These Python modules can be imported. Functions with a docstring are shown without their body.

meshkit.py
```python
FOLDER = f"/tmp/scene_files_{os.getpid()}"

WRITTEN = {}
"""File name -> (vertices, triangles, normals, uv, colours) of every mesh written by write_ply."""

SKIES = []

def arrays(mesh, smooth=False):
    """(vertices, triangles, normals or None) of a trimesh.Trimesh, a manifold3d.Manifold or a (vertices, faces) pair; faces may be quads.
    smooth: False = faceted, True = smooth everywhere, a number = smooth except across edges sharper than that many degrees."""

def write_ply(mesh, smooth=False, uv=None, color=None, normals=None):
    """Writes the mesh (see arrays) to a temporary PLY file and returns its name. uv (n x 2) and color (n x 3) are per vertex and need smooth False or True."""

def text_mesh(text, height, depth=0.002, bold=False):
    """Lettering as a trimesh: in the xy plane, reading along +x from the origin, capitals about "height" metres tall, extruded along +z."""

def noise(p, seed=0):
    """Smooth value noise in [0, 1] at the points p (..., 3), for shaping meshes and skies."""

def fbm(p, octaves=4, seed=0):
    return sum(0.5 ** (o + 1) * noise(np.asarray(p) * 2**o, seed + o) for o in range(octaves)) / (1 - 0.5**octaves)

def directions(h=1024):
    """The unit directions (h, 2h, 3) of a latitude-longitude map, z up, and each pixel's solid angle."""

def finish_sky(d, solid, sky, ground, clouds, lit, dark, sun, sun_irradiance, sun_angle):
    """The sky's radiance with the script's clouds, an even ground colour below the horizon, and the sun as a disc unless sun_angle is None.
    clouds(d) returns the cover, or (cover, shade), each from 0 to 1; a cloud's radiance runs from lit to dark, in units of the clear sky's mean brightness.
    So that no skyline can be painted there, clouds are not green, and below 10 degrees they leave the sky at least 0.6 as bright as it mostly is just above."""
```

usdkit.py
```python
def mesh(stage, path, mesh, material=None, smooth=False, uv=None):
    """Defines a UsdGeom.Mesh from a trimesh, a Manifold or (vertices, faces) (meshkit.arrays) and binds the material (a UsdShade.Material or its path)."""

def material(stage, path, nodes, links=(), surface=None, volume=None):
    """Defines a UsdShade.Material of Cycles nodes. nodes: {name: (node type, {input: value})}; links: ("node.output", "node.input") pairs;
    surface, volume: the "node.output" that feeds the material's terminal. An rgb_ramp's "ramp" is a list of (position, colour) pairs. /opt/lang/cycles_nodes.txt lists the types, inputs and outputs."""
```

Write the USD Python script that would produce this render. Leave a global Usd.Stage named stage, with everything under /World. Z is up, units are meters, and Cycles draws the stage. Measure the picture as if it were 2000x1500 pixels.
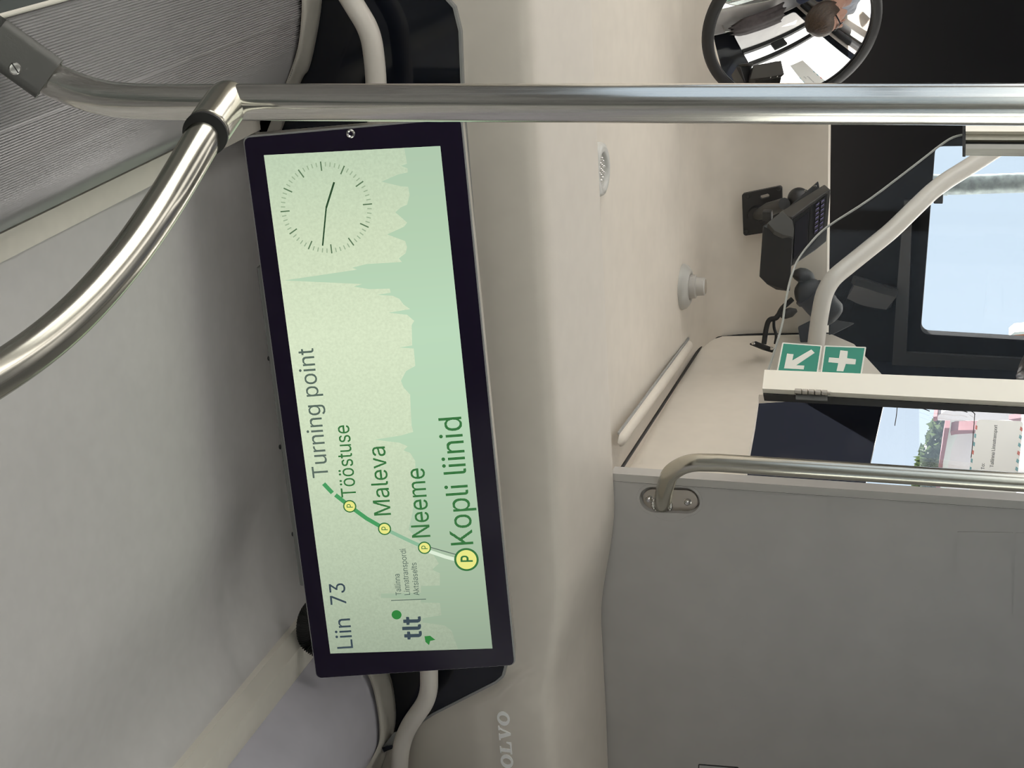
import math, random
import numpy as np
import trimesh, manifold3d, shapely, shapely.geometry as sg
import usdkit, meshkit
from pxr import Usd, UsdGeom, UsdLux, UsdShade, Gf, Sdf

random.seed(7)
RNG = np.random.default_rng(7)
stage = Usd.Stage.CreateInMemory()
UsdGeom.SetStageUpAxis(stage, 'Z')
UsdGeom.SetStageMetersPerUnit(stage, 1.0)
UsdGeom.Xform.Define(stage, '/World')
V = lambda *a: np.array(a, float)


def nrm(v):
    v = np.asarray(v, float)
    return v / np.linalg.norm(v)


# ---------------------------------------------------------------- camera
# The phone was held upright and the photograph stored on its side: world up points to the left of the picture.
FPX = 3000.0                                   # focal length in pixels of the 2000 x 1500 frame
_up = nrm((-9463, -515, 3000))                 # world up, seen in the camera (right, down, forward)
_fw = V(1020, -1270, 3000)
_fw = nrm(_fw - _up * (_fw @ _up))             # the bus's driving direction
_rt = np.cross(_fw, _up)
MC = np.array([_rt, _fw, _up])                 # world = EYE + MC @ camera
EYE = V(0, 0, 1.5)
cam = UsdGeom.Camera.Define(stage, '/World/camera')
cam.CreateHorizontalApertureAttr(36.0)
cam.CreateVerticalApertureAttr(27.0)
cam.CreateFocalLengthAttr(FPX / 2000 * 36.0)
cam.CreateClippingRangeAttr(Gf.Vec2f(0.03, 500))
cam.CreateExposureAttr(0.0)
_m = Gf.Matrix4d(1)
for _i, _v in enumerate((MC[:, 0], -MC[:, 1], -MC[:, 2], EYE)):
    _m.SetRow(_i, Gf.Vec4d(*map(float, _v), 1.0 if _i == 3 else 0.0))
cam.AddTransformOp().Set(_m)

# ---------------------------------------------------------------- sky and sun
def mat(name, nodes, links=(), surface='p.BSDF', volume=None):
    return usdkit.material(stage, '/World/Looks/' + name, nodes, links, surface, volume)


UsdGeom.Scope.Define(stage, '/World/Looks')
SKY, SUN = 0.42, 138000.0
dome = UsdLux.DomeLight.Define(stage, '/World/sky')
dome.CreateColorAttr(Gf.Vec3f(0.665, 0.775, 0.91))
dome.CreateIntensityAttr(SKY)
sun = UsdLux.DistantLight.Define(stage, '/World/sun')
sun.CreateIntensityAttr(SUN)
sun.CreateAngleAttr(0.53)
sun.CreateColorAttr(Gf.Vec3f(1.0, 0.945, 0.90))
SUN_DIR = nrm((0.30, 0.72, 0.62))              # towards the sun
_z = SUN_DIR
_x = nrm(np.cross((0, 0, 1), _z))
_y = np.cross(_z, _x)
_m = Gf.Matrix4d(1)
for _i, _v in enumerate((_x, _y, _z)):
    _m.SetRow(_i, Gf.Vec4d(*map(float, _v), 0))
sun.AddTransformOp().Set(_m)


# ---------------------------------------------------------------- measuring helpers: a line of sight met with a real plane
def ray(px, py):
    return nrm(MC @ V(px - 1000, py - 750, FPX))


def on_y(px, py, Y):
    d = ray(px, py)
    return EYE + d * (Y / d[1])


def on_x(px, py, X):
    d = ray(px, py)
    return EYE + d * (X / d[0])


def on_z(px, py, Z):
    d = ray(px, py)
    return EYE + d * ((Z - EYE[2]) / d[2])


def on_plane(px, py, p, n):
    d = ray(px, py)
    return EYE + d * (((np.asarray(p) - EYE) @ n) / (d @ n))


def at_d(px, py, D):
    return EYE + MC @ (V(px - 1000, py - 750, FPX) / FPX * D)


# ---------------------------------------------------------------- shapes
def cat(*ms):
    ms = [x for m in ms for x in (m if isinstance(m, (list, tuple)) else [m])]
    return trimesh.util.concatenate(ms)


def spline(pts, n=8):
    p = np.asarray(pts, float)
    q = np.vstack([2 * p[0] - p[1], p, 2 * p[-1] - p[-2]])
    out = []
    for i in range(1, len(q) - 2):
        a, b, c, d = q[i - 1:i + 3]
        for t in np.linspace(0, 1, n, endpoint=False):
            out.append(0.5 * (2 * b + (c - a) * t + (2 * a - 5 * b + 4 * c - d) * t * t + (3 * b - a - 3 * c + d) * t ** 3))
    out.append(p[-1])
    return np.array(out)


def bend(pts, r, n=8):
    """A path of straight runs with rounded corners of about radius r."""
    p = [np.asarray(x, float) for x in pts]
    out = [p[0]]
    for a, b, c in zip(p[:-2], p[1:-1], p[2:]):
        u, w = nrm(a - b), nrm(c - b)
        k = min(r, 0.45 * np.linalg.norm(a - b), 0.45 * np.linalg.norm(c - b))
        s, e = b + u * k, b + w * k
        for t in np.linspace(0, 1, n):
            out.append((1 - t) ** 2 * s + 2 * t * (1 - t) * b + t * t * e)
    out.append(p[-1])
    return np.array(out)


def tube(path, r, n=20, caps=True, up=None):
    p = np.asarray(path, float)
    r = np.broadcast_to(np.asarray(r, float), len(p))
    t = np.gradient(p, axis=0)
    t /= np.linalg.norm(t, axis=1)[:, None]
    a = np.cross(t[0], up if up is not None else (V(0, 0, 1) if abs(t[0][2]) < .9 else V(1, 0, 0)))
    a = nrm(a)
    v = []
    for i in range(len(p)):
        a = nrm(a - t[i] * (a @ t[i]))
        b = np.cross(t[i], a)
        th = np.arange(n) * 2 * math.pi / n
        v.append(p[i] + r[i] * (np.cos(th)[:, None] * a + np.sin(th)[:, None] * b))
    v = np.vstack(v)
    f = []
    for i in range(len(p) - 1):
        for k in range(n):
            a0, a1 = i * n + k, i * n + (k + 1) % n
            f += [(a0, a1, a1 + n), (a0, a1 + n, a0 + n)]
    if caps:
        c0, c1 = len(v), len(v) + 1
        v = np.vstack([v, p[0], p[-1]])
        e = (len(p) - 1) * n
        for k in range(n):
            f += [(c0, (k + 1) % n, k), (c1, e + k, e + (k + 1) % n)]
    return trimesh.Trimesh(v, f, process=False)


def frame(ez, hint=(0, 0, 1)):
    ez = nrm(ez)
    ex = np.cross(hint, ez)
    if np.linalg.norm(ex) < 1e-3:
        ex = np.cross((1, 0, 0), ez)
    ex = nrm(ex)
    return ex, np.cross(ez, ex), ez


def place(m, o, ex, ey, ez):
    T = np.eye(4)
    T[:3, 0], T[:3, 1], T[:3, 2], T[:3, 3] = ex, ey, ez, o
    m = m.copy()
    m.apply_transform(T)
    return m


def prism(poly, depth, o=(0, 0, 0), ex=(1, 0, 0), ey=(0, 1, 0)):
    """Extrudes a polygon of the plane (o, ex, ey) by depth along ex x ey."""
    if not hasattr(poly, 'geoms') and not isinstance(poly, sg.Polygon):
        poly = sg.Polygon(poly)
    poly = poly.buffer(0)
    out = [trimesh.creation.extrude_polygon(g, abs(depth), engine='earcut') for g in getattr(poly, 'geoms', [poly]) if g.area > 1e-10]
    m = cat(out)
    if depth < 0:
        m.apply_translation((0, 0, depth))
    return place(m, o, nrm(ex), nrm(ey), np.cross(nrm(ex), nrm(ey)))


def lathe(profile, o, axis, n=40):
    m = trimesh.creation.revolve(np.asarray(profile, float), sections=n)
    ex, ey, ez = frame(axis)
    return place(m, o, ex, ey, ez)


def rbox(size, r=0.004, o=(0, 0, 0), R=None):
    """A box with rounded edges: the hull of eight small balls."""
    s = np.asarray(size, float) / 2
    r = min(r, s.min() * .95)
    b = trimesh.creation.icosphere(1, r).vertices
    pts = np.vstack([b + (s - r) * V(i, j, k) for i in (-1, 1) for j in (-1, 1) for k in (-1, 1)])
    m = trimesh.convex.convex_hull(pts)
    if R is not None:
        return place(m, o, *R)
    m.apply_translation(o)
    return m


def hull(pts, r=0.0):
    pts = np.asarray(pts, float)
    if r:
        b = trimesh.creation.icosphere(1, r).vertices
        pts = (pts[:, None] + b[None]).reshape(-1, 3)
    return trimesh.convex.convex_hull(pts)


def grid(P, flip=False, thick=None):
    """A surface through the points P (a x b x 3); thick: a vector that gives it a second face and edges."""
    P = np.asarray(P, float)
    a, b = P.shape[:2]
    i = np.arange(a * b).reshape(a, b)
    q = np.stack([i[:-1, :-1], i[1:, :-1], i[1:, 1:], i[:-1, 1:]], -1).reshape(-1, 4)
    if flip:
        q = q[:, ::-1]
    v = P.reshape(-1, 3)
    if thick is not None:
        n = len(v)
        rim = np.concatenate([i[0, :], i[1:, -1], i[-1, -2::-1], i[-2:0:-1, 0]])
        nx = np.roll(rim, -1)
        side = np.stack([rim, nx, nx + n, rim + n], 1)
        if flip:
            side = side[:, ::-1]
        q = np.vstack([q, q[:, ::-1] + n, side])
        v = np.vstack([v, v + np.asarray(thick)])
    f = np.vstack([q[:, [0, 1, 2]], q[:, [0, 2, 3]]])
    m = trimesh.Trimesh(v, f, process=False)
    if thick is not None:
        trimesh.repair.fix_normals(m)
    return m


def rrect(w, h, r, n=6):
    return sg.box(-w / 2 + r, -h / 2 + r, w / 2 - r, h / 2 - r).buffer(r, quad_segs=n)


# ---------------------------------------------------------------- prims
USED = {}


def numbered(path):
    k = USED.get(path, 0)
    USED[path] = k + 1
    return path if k == 0 else f'{path}_{k:03d}'


def tag(p, label=None, category=None, group=None, kind=None):
    for k, v in (('label', label), ('category', category), ('group', group), ('kind', kind)):
        if v:
            p.SetCustomDataByKey(k, v)
    return p


def thing(name, label=None, category=None, group=None, kind=None):
    p = UsdGeom.Xform.Define(stage, numbered('/World/' + name)).GetPrim()
    return tag(p, label, category, group, kind)


def obj(name, mesh, m, parent=None, smooth=30, label=None, category=None, kind=None, group=None):
    base = parent.GetPath().pathString if parent is not None else '/World'
    p = usdkit.mesh(stage, numbered(base + '/' + name), mesh, m, smooth).GetPrim()
    return tag(p, label, category, group, kind)


# ---------------------------------------------------------------- materials
def lin(r, g, b):
    c = np.array([r, g, b]) / 255.0
    return tuple(np.where(c < .04045, c / 12.92, ((c + .055) / 1.055) ** 2.4))


def plain(name, color, rough=.5, metal=0.0, spec=None, grain=0.0, gscale=60, bump=0.0, bscale=400, coat=0.0):
    p = {'base_color': color, 'roughness': rough, 'metallic': metal}
    if spec is not None:
        p['specular_ior_level'] = spec
    if coat:
        p['coat_weight'] = coat
    nodes, links = {'p': ('principled_bsdf', p)}, []
    if grain or bump:
        nodes['g'] = ('geometry', {})
    if grain:
        c = np.array(color)
        nodes['n'] = ('noise_texture', {'scale': gscale, 'detail': 4.0})
        nodes['r'] = ('rgb_ramp', {'ramp': [(0.3, tuple(c * (1 - grain))), (0.7, tuple(c * (1 + grain)))]})
        links += [('g.position', 'n.vector'), ('n.fac', 'r.fac'), ('r.color', 'p.base_color')]
    if bump:
        nodes['bn'] = ('noise_texture', {'scale': bscale, 'detail': 3.0})
        nodes['b'] = ('bump', {'strength': bump, 'distance': 0.001})
        links += [('g.position', 'bn.vector'), ('bn.fac', 'b.height'), ('b.normal', 'p.normal')]
    return mat(name, nodes, links)


def emit(name, color, k=1.0):
    return mat(name, {'e': ('emission', {'color': color, 'strength': k})}, surface='e.emission')


def steel(name, color, rough, stretch):
    """Brushed metal: fine scratches drawn out along one axis."""
    return mat(name, {
        'g': ('geometry', {}), 'm': ('mapping', {'scale': stretch}), 'n': ('noise_texture', {'scale': 1.0, 'detail': 5.0}),
        'r': ('map_range', {'from_min': .3, 'from_max': .7, 'to_min': rough * .7, 'to_max': rough * 1.35}),
        'b': ('bump', {'strength': .02, 'distance': .0002}),
        'p': ('principled_bsdf', {'base_color': color, 'metallic': 1.0})},
        [('g.position', 'm.vector'), ('m.vector', 'n.vector'), ('n.fac', 'r.value'), ('r.result', 'p.roughness'), ('n.fac', 'b.height'), ('b.normal', 'p.normal')])


def pane(name, tint=(1, 1, 1), k=1.0):
    return mat(name, {'t': ('transparent_bsdf', {'color': tint}), 'g': ('glossy_bsdf', {'color': (k, k, k), 'roughness': 0.0}), 'w': ('layer_weight', {'blend': 0.5}), 'q': ('math', {'math_type': 'power', 'value2': 5.0}), 'f': ('math', {'math_type': 'multiply_add', 'value2': 0.93, 'value3': 0.035}), 'm': ('mix_closure', {})},
               [('w.facing', 'q.value1'), ('q.value', 'f.value1'), ('f.value', 'm.fac'), ('t.BSDF', 'm.closure1'), ('g.BSDF', 'm.closure2')], 'm.closure')


M_CEIL = plain('ceiling_laminate', (.505, .485, .475), .55, grain=.03, gscale=40, bump=.05, bscale=900)
M_CREAM = plain('cream_profile', (.66, .62, .545), .5, grain=.02)
M_COVE = plain('grey_violet_panel', (.43, .415, .455), .5, grain=.03, gscale=30)
M_RIB = plain('ribbed_plastic', (.25, .24, .24), .26, spec=.9)
M_FASCIA = plain('beige_moulding', (.645, .59, .52), .55, grain=.02, gscale=25, bump=.08, bscale=700)
M_CABIN = plain('cream_moulding', (.66, .60, .52), .6, grain=.025, gscale=25, bump=.08, bscale=700)
M_GLASSBLACK = plain('dark_glass', (.006, .008, .014), .06)
M_BANDBLACK = plain('window_band_black', (.006, .007, .010), .12, spec=.22)
M_RIM = plain('grey_rubber_rim', (.30, .30, .29), .5)
M_TUBE = plain('cream_paint', (.69, .64, .575), .35, coat=.3)
M_BLACK = plain('black_fabric', (.0055, .0058, .0068), .8, spec=.12, grain=.12, gscale=300)
M_BLACKP = plain('black_plastic', (.016, .016, .017), .42)
M_GREYBLACK = plain('charcoal_plastic', (.024, .024, .024), .5)
M_RUBBER = plain('black_rubber', (.008, .008, .008), .6)
M_PART = plain('grey_laminate', (.42, .40, .385), .5, grain=.035, gscale=14, bump=.05, bscale=900)
M_PTRIM = plain('grey_edge_profile', (.44, .42, .395), .45)
M_STEEL = steel('brushed_steel', (.74, .715, .67), .17, (420, 420, 1.2))
M_STEEL2 = plain('polished_steel_rail', (.60, .575, .50), .20, metal=1.0)
M_STEELDK = plain('zinc_casting', (.115, .112, .105), .5, metal=.5, bump=.1)
M_BOLT = plain('bolt_steel', (.65, .63, .60), .18, metal=1.0)
M_PLATE = plain('stainless_plate', (.50, .45, .39), .35, metal=.8)
M_ALU = plain('aluminium_profile', (.92, .87, .76), .42, metal=.35)
M_BEZEL = plain('glossy_bezel', (.013, .009, .022), .12, spec=.16)
M_CASE = steel('case_sheet_metal', (.52, .49, .44), .42, (6, 300, 300))
M_CASE2 = plain('grey_case', (.17, .17, .165), .5)
M_PANE = pane('window_glass', (.97, .98, .98))
M_TINT = pane('tinted_glass', (.74, .77, .76))
M_CLEAR = pane('lightly_tinted_glass', (.90, .92, .92))
M_DOORGLASS = pane('door_glass', (.95, .965, .965), .22)
M_EDGE = plain('glass_edge', (.36, .36, .33), .3)
M_WHITE = plain('white_print', (.80, .79, .74), .55)
M_MIRROR = plain('mirror_coating', (.93, .93, .92), .015, metal=1.0)
M_FLOOR = plain('floor_vinyl', (.40, .40, .40), .6, grain=.2, gscale=500)
M_WALL = plain('wall_laminate', (.42, .41, .39), .55, grain=.03)

# ---------------------------------------------------------------- the room
XL, XR, YB, YF = -1.86, 0.86, -4.6, 3.75       # passenger walls, rear, windscreen
ZC = 2.56


def wall_x(name, X, t, holes, y0, y1, z0, z1, m, label):
    poly = sg.box(y0, z0, y1, z1)
    for h in holes:
        poly = poly.difference(h)
    return obj(name, prism(poly, t, (X, 0, 0), (0, 1, 0), (0, 0, 1)), m, label=label, category='wall', kind='structure')


obj('floor', trimesh.creation.box(bounds=[(XL - .1, YB - .1, -.06), (XR + .1, YF + .1, 0)]), M_FLOOR, label='grey vinyl floor of the bus aisle and cab', category='floor', kind='structure')

# side windows behind the camera (seen in the round mirror) and beside it
left_holes, right_holes = [], []
for k in range(4):
    y1 = 1.78 - k * 1.5
    left_holes.append(sg.box(y1 - 1.38, .86, y1, 1.98).buffer(-.05).buffer(.05, quad_segs=6))
    if k:
        right_holes.append(sg.box(y1 - 1.38, .86, y1, 1.98).buffer(-.05).buffer(.05, quad_segs=6))
right_holes.append(sg.box(.25, .86, 1.85, 2.16))
right_holes.append(sg.box(2.25, .12, 3.60, 2.10))
wall_x('wall_left', XL, -.05, left_holes, YB, 2.46, 0, 2.80, M_WALL, 'grey left passenger wall with large side windows')
wall_x('wall_right', XR, .05, right_holes, YB, YF + .05, 0, 2.80, M_WALL, 'grey right passenger wall with windows and front door')
obj('wall_back', prism(sg.box(XL, 0, XR, 2.8), .05, (0, YB, 0), (1, 0, 0), (0, 0, 1)), M_WALL, label='plain grey rear wall', category='wall', kind='structure')
win_n = [2]


def side_window(X, h, side):
    win_n[0] += 1
    w = thing(f'window_{win_n[0]}', f'{side} side window of the passenger area', 'window', kind='structure')
    y0, z0, y1, z1 = h.bounds
    obj('pane', prism(h.buffer(.012), .006, (X - .003, 0, 0), (0, 1, 0), (0, 0, 1)), (M_TINT if X < 0 or y0 < 0 else M_CLEAR) if z0 > .5 else M_PANE, w)
    obj('gasket', prism(h.buffer(.02).difference(h.buffer(-.018)), .03, (X - .015, 0, 0), (0, 1, 0), (0, 0, 1)), M_RUBBER, w)
    if z0 > .5:
        obj('frame_bar', trimesh.creation.box(bounds=[(X - .02, y0, 1.66), (X + .02, y1, 1.70)]), M_RUBBER, w)
    else:
        obj('frame_bar', trimesh.creation.box(bounds=[(X - .02, (y0 + y1) / 2 - .03, z0), (X + .02, (y0 + y1) / 2 + .03, z1)]), M_RUBBER, w)
    return w


for h in left_holes:
    side_window(XL - .025, h, 'left')
for h in right_holes:
    side_window(XR + .025, h, 'right')

# ceiling: the middle panel (its front end sweeps up into a recess above the display), side panels, cab lining
ceiling = thing('ceiling', 'grey panelled ceiling of the bus', 'ceiling', kind='structure')
XS0, XS1 = -.437, -1.262                       # inner edges of the two cream profiles
xs = np.linspace(XS0, XS1, 40)
ys = np.concatenate([np.linspace(YB, 1.2, 8), np.linspace(1.25, 2.10, 40)])


def sst(a, b, x):
    t = np.clip((x - a) / (b - a), 0, 1)
    return t * t * (3 - 2 * t)


obj('roof_shell', trimesh.creation.box(bounds=[(XL - .05, YB - .05, 2.78), (XR + .05, YF + .1, 2.83)]), M_WALL, ceiling)
P = np.array([[(x, y, ZC + .040 * sst(1.58, 2.02, y) * sst(.0, .22, x - XS1) + .034 * sst(.30, .09, x - XS1) * sst(-.02, .07, x - XS1) + .010 * sst(.06, 0, x - XS1)) for x in xs] for y in ys])
obj('middle_panel', grid(P, thick=(0, 0, .02)), M_CEIL, ceiling, smooth=60)

# right-hand ribbed panel: real 3 mm ribs along the bus
YFA = 2.12
yA = 2.02
ra = [on_y(*q, yA) for q in ((558, 165), (580, 99), (588, 40), (589, 0))]
sec = spline([V(XS0 + .001, 0, ZC + .003), *[V(p[0], 0, p[2]) for p in ra], V(-.12, 0, ra[-1][2] - .006), V(.10, 0, ra[-1][2] - .03), V(.40, 0, ra[-1][2] - .07), V(.70, 0, ra[-1][2] - .13), V(XR, 0, 2.18)], 60)[:, [0, 2]]
d = np.r_[0, np.cumsum(np.linalg.norm(np.diff(sec, axis=0), axis=1))]
step = .0031
s = np.arange(0, d[-1], step / 4)
c = np.stack([np.interp(s, d, sec[:, k]) for k in (0, 1)], 1)
t = np.gradient(c, axis=0)
t /= np.linalg.norm(t, axis=1)[:, None]
nn = np.stack([t[:, 1], -t[:, 0]], 1)
nn *= np.sign(-nn[:, 1:2])
c = c + nn * (.0009 * np.cos(2 * math.pi * s / step))[:, None]
ribs = grid(np.array([[(p[0], y, p[1]) for p in c] for y in (YB, -1.0, 1.0, yA)]))
xb = -.191
zb_ = float(np.interp(-xb, -c[:, 0], c[:, 1])) if c[0, 0] > c[-1, 0] else float(np.interp(xb, c[:, 0], c[:, 1]))
t5 = thing('trim_5', 'dark ceiling strip with thin cream bead along the ribbed panel', 'trim', kind='structure')
obj('bead', tube([V(xb, YB, zb_ - .002), V(xb, 2.018, zb_ - .002)], .0030, 10), M_CREAM, t5)
obj('strip', prism([(xb + .002, zb_ + .01), (xb + .002, zb_ - .003), (xb + .16, zb_ - .014), (xb + .16, zb_ + .01)], -(2.018 - YB), (0, YB, 0), (1, 0, 0), (0, 0, 1)), plain('dark_green_strip', (.035, .045, .042), .4), t5)
obj('groove', prism([(xb + .022, zb_), (xb + .022, zb_ - .0062), (xb + .026, zb_ - .0064), (xb + .026, zb_)], -(2.018 - YB), (0, YB, 0), (1, 0, 0), (0, 0, 1)), M_RUBBER, t5)
obj('ribbed_panel', ribs, M_RIB, ceiling, smooth=60, label='ribbed grey panel with fine lengthwise grooves')

# left-hand smooth panel
la = [on_y(*q, yA) for q in ((690, 1290), (720, 1322), (737, 1385), (741, 1440), (733, 1468), (712, 1503), (680, 1540))]
secl = spline([V(XS1 - .075, 0, ZC), *[V(p[0], 0, p[2]) for p in la]], 10)[:, [0, 2]]
secl = np.vstack([secl, [(-1.62, 2.40), (XL, 2.22)]])
obj('side_panel', grid(np.array([[(p[0], y, p[1]) for p in secl] for y in (YB, 0, yA)]), flip=True, thick=(0, 0, .02)), M_COVE, ceiling, smooth=60, label='smooth grey violet panel left of the cream profile')

# cream profiles along the ceiling and round the ends of the side panels
t1 = thing('trim_1', 'narrow cream ceiling profile beside the ribbed panel', 'trim', kind='structure')
obj('profile', prism([(XS0 + .004, ZC + .012), (XS0 + .002, ZC - .004), (XS0 - .028, ZC - .004), (XS0 - .030, ZC + .012)], -(yA - YB), (0, YB, 0), (1, 0, 0), (0, 0, 1)), M_CREAM, t1)
t2 = thing('trim_2', 'wide cream ceiling profile beside the smooth violet panel', 'trim', kind='structure')
a, b, e = XS1, XS1 - .028, XS1 - .078
obj('lip', prism([(a + .002, ZC + .06), (a, ZC + .004), (b, ZC - .006), (b, ZC + .06)], -(2.11 - YB), (0, YB, 0), (1, 0, 0), (0, 0, 1)), plain('cream_lip', (.55, .515, .455), .5), t2)
obj('profile', prism([(b, ZC + .02), (b, ZC - .006), (e, ZC - .002), (e, ZC + .02)], -(2.11 - YB), (0, YB, 0), (1, 0, 0), (0, 0, 1)), M_CREAM, t2)


def arch(name, inner, outer, label):
    """The curved cream end of a side panel: a strip between two curves, going back to the fascia."""
    i = spline([on_y(*q, yA - .012) for q in inner], 10)
    o = spline([on_y(*q, YFA - .012) for q in outer], 10)
    n = 60
    res = lambda c: np.stack([np.interp(np.linspace(0, 1, n), np.linspace(0, 1, len(c)), c[:, k]) for k in range(3)], 1)
    i, o = res(i), res(o)
    lip = i * .86 + o * .14 + V(0, -.004, 0)
    P = np.stack([i + V(0, .006, 0), i, lip, o, o + V(0, .011, 0)])
    tr = thing(name, label, 'trim', kind='structure')
    obj('curved_profile', cat(grid(P), grid(P, flip=True)), M_CREAM, tr, smooth=50)


arch('trim_3', [(520, 260), (556, 168), (580, 99), (588, 40), (589, 0), (586, -60), (578, -130)], [(545, 260), (585, 160), (601, 133), (617, 61), (625, 0), (624, -60), (618, -130)], 'curved cream trim at the end of the ribbed panel')
arch('trim_4', [(680, 1262), (720, 1322), (737, 1385), (741, 1440), (733, 1468), (712, 1503), (680, 1540)], [(728, 1262), (759, 1322), (770, 1385), (768, 1428), (756, 1462), (742, 1503), (715, 1540)], 'curved cream trim at the end of the smooth violet panel')

# fascia across the bus above the driver: upright face, rounded lower edge, level underside
YFA = 2.12
wall_front = thing('wall_front', 'beige moulded fascia across the front of the bus', 'wall', kind='structure')
prof = spline([V(YFA, 2.80, 0), V(YFA, 2.45, 0), V(YFA, 2.30, 0), V(YFA, 2.220, 0), V(YFA + .001, 2.190, 0), V(YFA + .005, 2.174, 0), V(YFA + .016, 2.164, 0), V(YFA + .045, 2.159, 0), V(YFA + .11, 2.1565, 0), V(YFA + .20, 2.155, 0), V(2.425, 2.1535, 0)], 7)[:, :2]
prof = np.vstack([prof, [(2.4262, 2.1545), (2.4265, 2.175)]])
c0, c1 = on_y(835, 1425, YFA), on_y(1085, 1300, YFA)   # a soft ridge runs down from the dark glass
xs = np.concatenate([np.linspace(XR, -.95, 12), np.linspace(-1.0, -1.50, 60), [-1.7, XL]])
rows = []
for yy, zz in prof:
    r = []
    for x in xs:
        zc = zz - (yy - YFA) * .6
        u = nrm((c1 - c0)[[0, 2]])
        w = V(x, zc) - c0[[0, 2]]
        side = w[0] * u[1] - w[1] * u[0]       # distance from the ridge line
        along = w @ u
        ln = np.linalg.norm((c1 - c0)[[0, 2]])
        k = sst(ln * 1.08, ln * .7, along)
        bump = .010 * k * (np.exp(-(side / .008) ** 2) + .9 * sst(.002, .03, side))
        r.append((x, yy - bump, zz + (.036 * sst(-1.235, -1.50, x) * sst(2.32, 2.20, zz))))
    rows.append(r)
obj('fascia', grid(np.array(rows), flip=True), M_FASCIA, wall_front, smooth=60)

# dark glass in the fascia behind the display
gp = [(905, 240), (901, 165), (897, 60), (886, 15), (862, -12), (740, -75), (560, -120), (500, 300), (560, 1400), (700, 1478), (757, 1450), (846, 1391), (968, 1329), (981, 1318), (986, 1300), (960, 900)]
gp = [(on_y(*q, YFA - .004)[0], on_y(*q, YFA - .004)[2]) for q in gp]
gpoly = sg.Polygon(gp).buffer(0)
obj('dark_glass', prism(gpoly, .004, (0, YFA - .001, 0), (1, 0, 0), (0, 0, 1)), M_GLASSBLACK, wall_front, label='blue black glass panel with rounded corners')
obj('glass_rim', prism(gpoly.buffer(.004).difference(gpoly), .009, (0, YFA + .001, 0), (1, 0, 0), (0, 0, 1)), M_RIM, wall_front)

# driver's cab: lining (level, then rounding down into the upright front), and the left-hand panel
YJ, YC = 2.42, 3.40
prof = np.vstack([[(2.43, 2.168), (2.70, 2.166), (2.95, 2.163)], spline([V(3.05, 2.160, 0), V(3.22, 2.156, 0), V(3.32, 2.135, 0), V(3.375, 2.09, 0), V(3.395, 2.03, 0), V(3.40, 1.96, 0), V(3.402, 1.888, 0)], 7)[:, :2]])
prof = np.vstack([prof, [(3.43, 1.886)], [(3.43, 2.0)]])
xs = np.linspace(XR, -1.31, 30)
obj('cab_lining', grid(np.array([[(x, y, z) for x in xs] for y, z in prof]), flip=True), M_CABIN, ceiling, smooth=50, label='beige lining above the driver rounding down to the windscreen')
XC = -1.255


def yz(pts, X):
    return [on_x(*q, X)[1:] for q in pts]


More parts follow.
